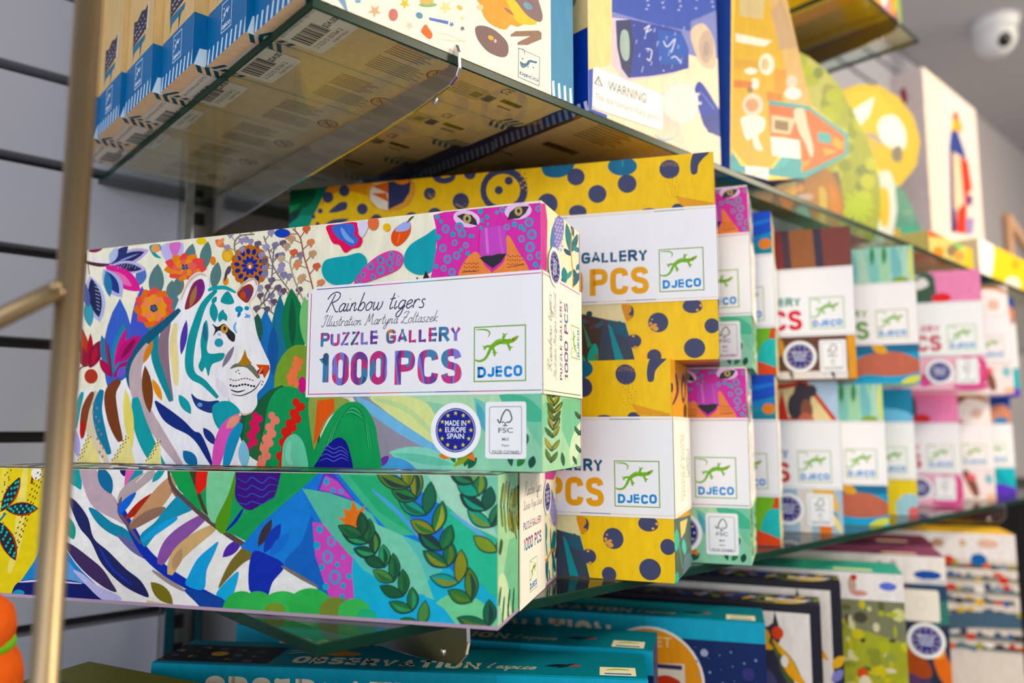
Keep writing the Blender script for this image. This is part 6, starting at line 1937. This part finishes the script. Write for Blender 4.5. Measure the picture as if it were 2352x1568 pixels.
# highest shelf: orange and yellow boxes seen from below
ZH = CZ + .4990 + .0063


def hb_under(A):
    rect(A, 0, 0, 195, 215, 'F2B408', 0); rect(A, 66, 0, 95, 215, '8A4410', 0); A.B([(80, 60), (110, 50), (125, 80), (105, 120), (80, 100)], '8A94A0'); A.E(60, 150, 30, 22, 'F8CC30'); A.E(130, 30, 26, 18, 'F4903A'); A.E(150, 12, 18, 10, 'F6E4B8')  # brown strip paints the shade at the far end of the yellow underside


def high_box(x, y, L, D, H, paintL, paintF, cols, label, under=None):
    r = empty('toy_box', (0, 0, 0))
    r.matrix_world = shift(x, y, ZH)
    A = Art(MM, LEFT3, (.0003, 0, D, H)); paintL(A)
    B_ = Art(MM, FRONT3, (0, 0, L, H)); paintF(B_)
    U = Art(MM, UNDER3, (0, 0, L, D))
    if under:
        under(U)
    merge(A, B_, U).build('carton', r, base=box_base(0, L, 0, D, 0, H, cols))
    return tag(r, label, 'toy box')


def pl1(A):
    rect(A, 0, 0, 300, 300, 'F4B80E', 0); rect(A, 0, 0, 300, 16, 'E08A10', 0); A.B([(110, 80), (150, 70), (160, 120), (120, 150), (100, 120)], '7A94B0'); A.E(30, 70, 26, 44, 'F8C840'); A.E(36, 120, 14, 18, 'F8E8A0'); A.E(210, 60, 30, 30, 'F6C21E')


def pf1(A):
    rect(A, 0, 0, 300, 300, 'F09A20', 0)
    for k in range(26):
        A.E((k * 47) % 190, 10 + (k * 31) % 150, 12 + (k * 5) % 10, 12 + (k * 7) % 12, ['E8541E', 'F4D8A8', '7A9AC8', '8AA84A', 'F6C020', 'D88AA0', '6A7AA8'][k % 7])
    A.E(40, 30, 14, 26, 'F6E8D0'); A.L(110, 20, 150, 120, 30, 'A8B4D0')


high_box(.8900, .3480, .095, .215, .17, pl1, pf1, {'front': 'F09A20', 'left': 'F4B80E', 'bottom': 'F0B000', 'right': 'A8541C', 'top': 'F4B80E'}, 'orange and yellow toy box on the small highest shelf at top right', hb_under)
high_box(.8930, .5700, .09, .14, .19, lambda A: rect(A, 0, 0, 300, 300, '3E7A2A', 0), lambda A: rect(A, 0, 0, 300, 300, '3E7A2A', 0), {'front': '3E7A2A', 'bottom': '5A2A10', 'left': '3E7A2A'}, 'dark green toy box behind the orange one on the highest shelf')

# ------------------------------------------------------------------ tall boxes on the white board below
HB = .0


def lower_box(px, deg, L, D, zt, paintF, paintT, cols, label, group=None, name='game_box', parts=None, rim=None):
    """box standing on the board; px is the photo position of its near top front corner"""
    p = on_z(px[0], px[1], CZ + zt)
    H = p.z - ZB - .0006
    r = empty(name, (0, 0, 0))
    r.matrix_world = box_matrix(p.x, p.y, ZB + .0003, deg)
    F = Art(lambda a, b: (a * .001, H + b * .001), FRONT3, (-L, 0, 0, H))       # mm from the near top corner
    T_ = Art(MM, lambda a, b, h: (a, b, H + h), (-L, .0003, 0, D))
    paintF(F)
    paintT(T_)
    merge(F, T_).build('carton', r, base=box_base(-L, 0, 0, D, 0, H, cols))
    if parts:
        parts(r, H)
    return tag(r, label, 'game box', group)


# --- observation puzzles, turquoise tops
def obs_front(A):
    rect(A, -400, -300, 0, 0, '1B2C5C', 0)
    rect(A, -400, -16, 0, 0, '12A6C6', 0); rect(A, -400, -30, -95, 0, '1496AE', 0)
    A.block('OBSERVATION', -290, -25, -124, -7, 'EEE0C4', 1, .24, .10)
    A.E(-92, -52, 44, 44, 'F2F0EA', n=40); A.E(-92, -52, 42, 42, 'EE9A18', n=40)
    A.T('LIVRET', [(-110, -24), (-74, -24), (-74, -16), (-110, -16)], 'F8D8A0', 1)
    A.P([(-132, -40), (-64, -36), (-62, -110), (-132, -110)], 'E8DCC8'); rect(A, -130, -41, -66, -37.5, '3A2E5A')
    for k in range(6):
        rect(A, -128, -50 - k * 5, -100, -48.5 - k * 5, 'B8AC9C'); rect(A, -97, -62 - k * 5, -68, -60 - k * 5, 'B0A494')
    A.B([(-94, -52), (-80, -46), (-68, -50), (-72, -54)], 'C8371C'); rect(A, -126, -78, -112, -75, '2A2A60')
    for k in range(60):
        A.E(-55 + (k * 31) % 54, -22 - (k * 53) % 120, .4 + (k % 4) * .25, .4 + (k % 4) * .25, '8A9AC8', n=6)
    A.E(-48, -26, 3, 3, 'A8B0C8'); A.E(-10, -58, 7, 8, '5C94A4'); A.P([(-52, -50), (-36, -56), (-36, -62), (-52, -58)], '6A8AA8'); A.E(-14, -40, 5, 5, '3A3A78')
    A.P([(-60, -64), (-1, -50), (-1, -54), (-60, -70)], '24386E')


def obs_top(A):
    rect(A, -400, -1, 0, 60, '0E7E90', 0)
    rect(A, -400, -1, 0, 3, '14A8CC', 0)
    rect(A, -330, 6, -250, 44, '16202E', 0)
    for k in range(30):
        A.E(-326 + (k * 29) % 72, 9 + (k * 17) % 32, 1.4 + k % 2, 1 + k % 3, ['C88A3A', '5A6A8A', '8A4A2A', '4A5A50'][k % 4], n=8)
    A.E(-292, 24, 6, 5, 'E2A83A')
    A.block('OBSERVATION', -236, 10, -108, 25, 'E8DAC0', 1, .24, .10)
    A.E(-214, 34, 20, 5, 'E8923A'); A.S([(-246, 30), (-230, 36), (-212, 32)], 2, 'D8CCB8'); A.S([(-246, 36), (-230, 42), (-205, 40)], 2, 'D8CCB8')
    A.script("l espace", (-104, 14), (-72, 14), -5, 1.2, 'D4C8B4')
    A.L(-66, 22, -50, 26, 6, '16202E'); A.L(-58, 18, -46, 30, 4, '1E2A3A'); A.L(-50, 24, -42, 25, 4, 'C84A2E')
    rect(A, -30, 7, -7, 24, 'F4ECC8'); A.S([(-26, 18), (-19, 20), (-11, 19)], 3, '9AB85A', 1); rect(A, -27, 9, -10, 12, '5A86B8')


HAND['l'] = HAND['l']
OC = {'front': '1B2C5C', 'top': '0E7E90', 'right': '1B2C5C', 'left': '0E7E90'}
OG = 'turquoise observation game boxes'
for px, dg, zt, lab in (((1757, 1431), 122, -.155, 'turquoise and navy game box lettered OBSERVATION, its orange circle in full view'),
                        ((1500, 1496), 124, -.155, 'turquoise and navy game box lettered OBSERVATION, middle of three'),
                        ((1489, 1561), 131, -.155, 'turquoise game box lettered OBSERVATION, lowest and nearest of three')):
    lower_box(px, dg, .328, .055, zt, obs_front, obs_top, OC, lab, OG)


# --- bird picture boxes: black with flowers
def bird_front(A):
    rect(A, -400, -300, 0, 0, '23212C', 0); rect(A, -300, -300, -9, -7, 'EFE6DC', 0)
    A.crop(-8.7, 2.3, 1 / .62)
    A.P([(-62, -60), (-70, -40), (-66, -34), (-58, -37), (-50, -31), (-47, -14), (-42, -34), (-36, -44), (-44, -60), (-30, -90), (-20, -140), (-60, -140)], '2E2C3E')
    A.E(-44, -44, 8, 9, 'E2481E'); A.B([(-70, -50), (-60, -40), (-54, -48), (-56, -58), (-50, -66), (-60, -68), (-70, -62)], 'EAA820'); A.L(-72, -64, -62, -104, 10, 'D8503A')
    A.L(-54, -54, -14, -106, 16, '5A6830'); A.L(-52, -52, -16, -100, 9, 'E8A81E'); A.L(-44, -70, -24, -120, 14, '4A5A34'); A.L(-40, -84, -6, -116, 12, 'F0A81C'); A.E(-36, -82, 5, 8, 'EDE4DC'); A.L(-66, -90, -46, -130, 16, '4A4A72')
    A.crop(0, 0, 1)
    for k in range(5):
        A.L(-100 - k * 22, -36 - (k * 17) % 30, -92 - k * 22, -76 - (k * 23) % 30, 12, ['C83A3A', '3A4A8A', 'E0A030', '5A6A30', '8A88C0'][k])
    for x, y, c_ in ((-5, -70, 'EDB01E'), (-6, -82, '8A88C8'), (-3, -92, '3A3A6A'), (-5, -104, 'E8A020')):
        A.L(x - 5, y - 6, x + 5, y + 6, 8, c_)


def bird_top(A):
    rect(A, -400, -1, 0, 60, '1F1E30', 0)
    for k in range(60):
        A.L(-335 + k * 5.6, 4 + (k * 17) % 30, -325 + k * 5.6, 10 + (k * 23) % 34, 5 + k % 4, ['E2B01C', '8A8CD0', '5A6A2A', '2A48A8', 'C8321E', 'B8B8E0', '3A3A6A', '7A8238'][(k * 5) % 8])
    rect(A, -46, 12, -12, 22, 'EBD9AE'); rect(A, -40, 15, -34, 18, '4A3A2A'); rect(A, -30, 15, -20, 17, '7A6A4A')
    A.L(-60, 6, -20, 4, 8, '7A7A2C'); A.L(-40, 4, -14, 8, 6, 'E8C81C')


for px, zt, lab in (((1884, 1392), -.153, 'black box with a colourful bird picture in a white panel, nearer of two'), ((1930, 1339), -.141, 'black box with a colourful bird picture, further of two, mostly hidden')):
    lower_box(px, 117.5, .34, .040, zt, bird_front, bird_top, {'front': '23212C', 'top': '1F1E30'}, lab, 'black bird picture boxes')


# --- meadow, fox and vehicle boxes with white strips
def strip(A, h, tops):
    rect(A, -400, -h, 0, 0, 'F6EEEA', 0)
    for i, (x, y, rx, ry, c_) in enumerate(tops):
        A.E(x, y, rx, ry, c_, n=10)


def meadow_front(A):
    rect(A, -400, -300, 0, 0, 'A8AC3A', 0); A.P([(-400, -26), (0, -26), (0, -64), (-60, -50), (-400, -60)], '7E8060')
    rnd = random.Random(4)
    for k in range(120):
        A.E(-130 + rnd.random() * 130, -30 - rnd.random() * 110, 1.5 + rnd.random() * 5, 1.5 + rnd.random() * 5, rnd.choice(['B4B83A', '8E9438', 'C8CC48', 'D8D690', '5E6230', 'E4D8B0', '9AA04A', 'D0C02A', '4A4630']), n=8)
    A.P([(-96, -52), (-96, -80), (-66, -68)], 'E43A50'); A.P([(-104, -56), (-96, -54), (-96, -86), (-104, -78)], 'E8B41E'); A.L(-86, -78, -50, -84, 8, 'DCCB8E'); A.L(-84, -84, -68, -112, 8, 'DCCB8E'); A.E(-40, -96, 5, 6, 'D8542A'); A.E(-38, -106, 6, 9, 'E8DCB8')
    strip(A, 26, ((-64, -13, 8, 5, 'F0C0C4'), (-46, -12, 4, 9, 'C8A890'), (-44, -5, 3, 3, 'C83A2E'), (-14, -12, 8, 4, '6A80D8'), (-40, -20, 8, 3, 'D89A90')))


def plain_top(col, tagcol):
    def f(A):
        rect(A, -400, -1, 0, 60, col, 0)
        rect(A, -62, 10, -26, 22, tagcol)
        rect(A, -230, 12, -150, 22, '8ACAB8' if tagcol == 'E4E8B0' else 'A87A88')
    return f


def fox_front(A):
    rect(A, -400, -300, 0, 0, '23304A', 0); A.P([(-110, -30), (0, -30), (0, -66), (-60, -70), (-110, -60)], '7A3E58'); A.P([(-40, -30), (0, -30), (0, -60), (-30, -62)], '2E4A6A'); A.P([(-14, -50), (0, -46), (0, -72), (-12, -74)], '3A7A70')
    for k in range(40):
        A.E(-95 + (k * 37) % 95, -70 - (k * 29) % 70, 3 + k % 4, 3 + k % 5, ['2A3A50', '3A2E50', '1E2E44', '4A3A60'][k % 4], n=8)
    A.crop(16, 2, 1); A.E(-70, -108, 20, 16, 'B85A28'); A.E(-70, -120, 13, 14, 'F0DCBC'); A.B([(-60, -110), (-40, -112), (-36, -130), (-56, -130)], 'A84E28'); A.B([(-34, -104), (-26, -98), (-20, -108), (-12, -126), (-16, -140), (-28, -130)], 'E8701E'); A.E(-28, -104, 7, 7, 'F2A850'); A.B([(-76, -128), (-50, -130), (-50, -145), (-80, -145)], '5A3A6A')
    A.crop(0, 0, 1)
    strip(A, 30, ((-66, -14, 5, 7, 'B8A8A4'), (-52, -13, 4, 8, 'D0B8B8'), (-18, -20, 14, 5, '2E56A8'), (-14, -27, 16, 3, 'D0CCD4')))


def fox_parts(r, H):
    A = Art(lambda a, b: (a * .001, H + b * .001), lambda a, b, h: (a, -h - .0006, b))
    rect(A, -44, -70, -8, -36, 'F6EEE2', r=3); A.E(-26, -51, 5, 7, 'E2DCD4', n=14, m=1); A.E(-26, -51, 4, 6, 'F6EEE2', n=14, m=1)
    A.build('paper_label', r)
    A = Art(lambda a, b: (a * .001, H + b * .001), lambda a, b, h: (a, -h - .0006, b))
    paint_seal(A, -23, -90, 19)
    A.build('round_seal', r)


def car_front(A):
    rect(A, -400, -300, 0, 0, 'E4D8CC', 0)
    rnd = random.Random(8)
    cols = ['C8321E', '2E62A8', 'E8B81E', 'F0E8DC', '8A9AA8', '3A3A40', 'E8702A', '5A7A8A', 'A8A23A', 'D8483A', 'EADFD0', '4A5A70']
    for row in range(8):
        y = -38 - row * 15
        rect(A, -140, y - 12, 0, y - 8, ['EADFD2', 'C8BEB0', '9A9488', 'D8D0C8'][row % 4], 0)
        rect(A, -140, y - 8, 0, y - 3, ['4A4844', '7A7468', '5A6A78', '3A3A3E'][row % 4], 0)
        for k in range(13):
            x = -138 + k * 11 + rnd.random() * 5
            A.E(x, y - rnd.random() * 7, 3 + rnd.random() * 4, 2 + rnd.random() * 3.2, rnd.choice(cols), n=9)
    A.B([(-110, -118), (-70, -104), (-20, -102), (0, -108), (0, -120), (-60, -124), (-110, -134)], '4A6478')
    strip(A, 34, ((-92, -14, 8, 6, 'C89A7A'), (-62, -13, 4, 5, 'D8B888'), (-32, -13, 13, 6, 'EEC0A8'), (-80, -36, 7, 6, 'D8401E'), (-44, -34, 10, 8, '2E6AB0')))


lower_box((2074, 1319), 117.5, .34, .070, -.140, meadow_front, plain_top('3EA898', 'E4E8B0'), {'front': 'A8AC3A', 'top': '3EA898'}, 'game box with sea-green top and a green meadow picture below a white strip', name='story_box')
lower_box((2170, 1279), 117.5, .34, .085, -.140, fox_front, plain_top('8A4668', 'E8D4B8'), {'front': '23304A', 'top': '8A4668'}, 'game box with plum top, round seal and white label on a dark night picture', 'plum-topped game boxes', 'story_box', fox_parts)
lower_box((2143, 1249), 117.5, .34, .085, -.140, lambda A: (rect(A, -400, -300, 0, 0, '23304A', 0), rect(A, -400, -30, 0, 0, '7A3A54', 0)), plain_top('6E2E48', 'E8D4B8'), {'front': '23304A', 'top': '6E2E48'}, 'game box with darker plum top, tucked behind the other plum-topped box', 'plum-topped game boxes', 'story_box')
lower_box((2331, 1228), 117.5, .34, .085, -.140, car_front, plain_top('F2C010', 'F4D860'), {'front': 'E4D8CC', 'top': 'F2C010'}, 'yellow-topped game box covered in rows of small vehicles', name='story_box')

# olive box and a second turquoise one at lower left
def olive_top(A):
    rect(A, -400, -1, 0, 200, '74752A', 0); rect(A, -330, 20, -200, 110, '4A5A34', 0)
    for k in range(24):
        A.E(-324 + (k * 41) % 118, 26 + (k * 23) % 80, 6 + k % 5, 4 + k % 4, ['6A8A5A', 'A86A30', '3A4A2A', '8A9A6A'][k % 4], n=9)


q_, s_ = on_z(220, 1515, CZ - .1575), on_z(500, 1568, CZ - .1575)     # its back edge on the photo
u_ = (q_ - s_).normalized()
ang = math.degrees(atan2(u_.y, u_.x))
e_ = Vector((sin(radians(ang)), -cos(radians(ang)), 0))
p = q_ - u_ * .34 - e_ * .150
r = empty('game_box', (0, 0, 0))
OM = box_matrix(p.x, p.y, ZB + .0003, ang)
r.matrix_world = OM
H = CZ - .1575 - ZB
T_ = Art(MM, lambda a, b, h: (a, b, H + h), (-.34, .0003, 0, .145)); olive_top(T_)
T_.build('carton', r, base=box_base(-.34, 0, 0, .145, 0, H, {'front': '5E6024', 'top': '74752A'}))
tag(r, 'olive green game box at the bottom left beside the rack tube', 'game box')

# plush toy at the left edge
PL = mat('orange_plush', 'F2641A', .95, 0, .12, 300, .1, .6)
PG = mat('lime_plush', '7FD42A', .95, 0, .12, 300, .1, .6)
c0 = CAM + ray(-28, 1500) * .36
r = empty('plush_toy', (c0.x, c0.y, c0.z - .05))
def blob(nm, px, py, d, rx, ry, m):
    cc = CAM + ray(px, py) * d - Vector((c0.x, c0.y, c0.z - .05))
    bm = bmesh.new(); bmesh.ops.create_icosphere(bm, subdivisions=4, radius=1)
    for v in bm.verts:
        k = 1 + .03 * sin(v.co.x * 9) * sin(v.co.y * 11) * sin(v.co.z * 8)
        v.co = Vector((v.co.x * rx * k, v.co.y * rx * k, v.co.z * ry * k)) + cc
    from_bm(nm, bm, m, r, True)
blob('head', -48, 1440, .36, .0150, .0160, PL)
blob('collar', -46, 1478, .362, .0148, .0075, PG)
blob('body', -54, 1560, .362, .0190, .0200, PL)
tag(r, 'orange plush toy with a lime green band at the left edge', 'plush toy')
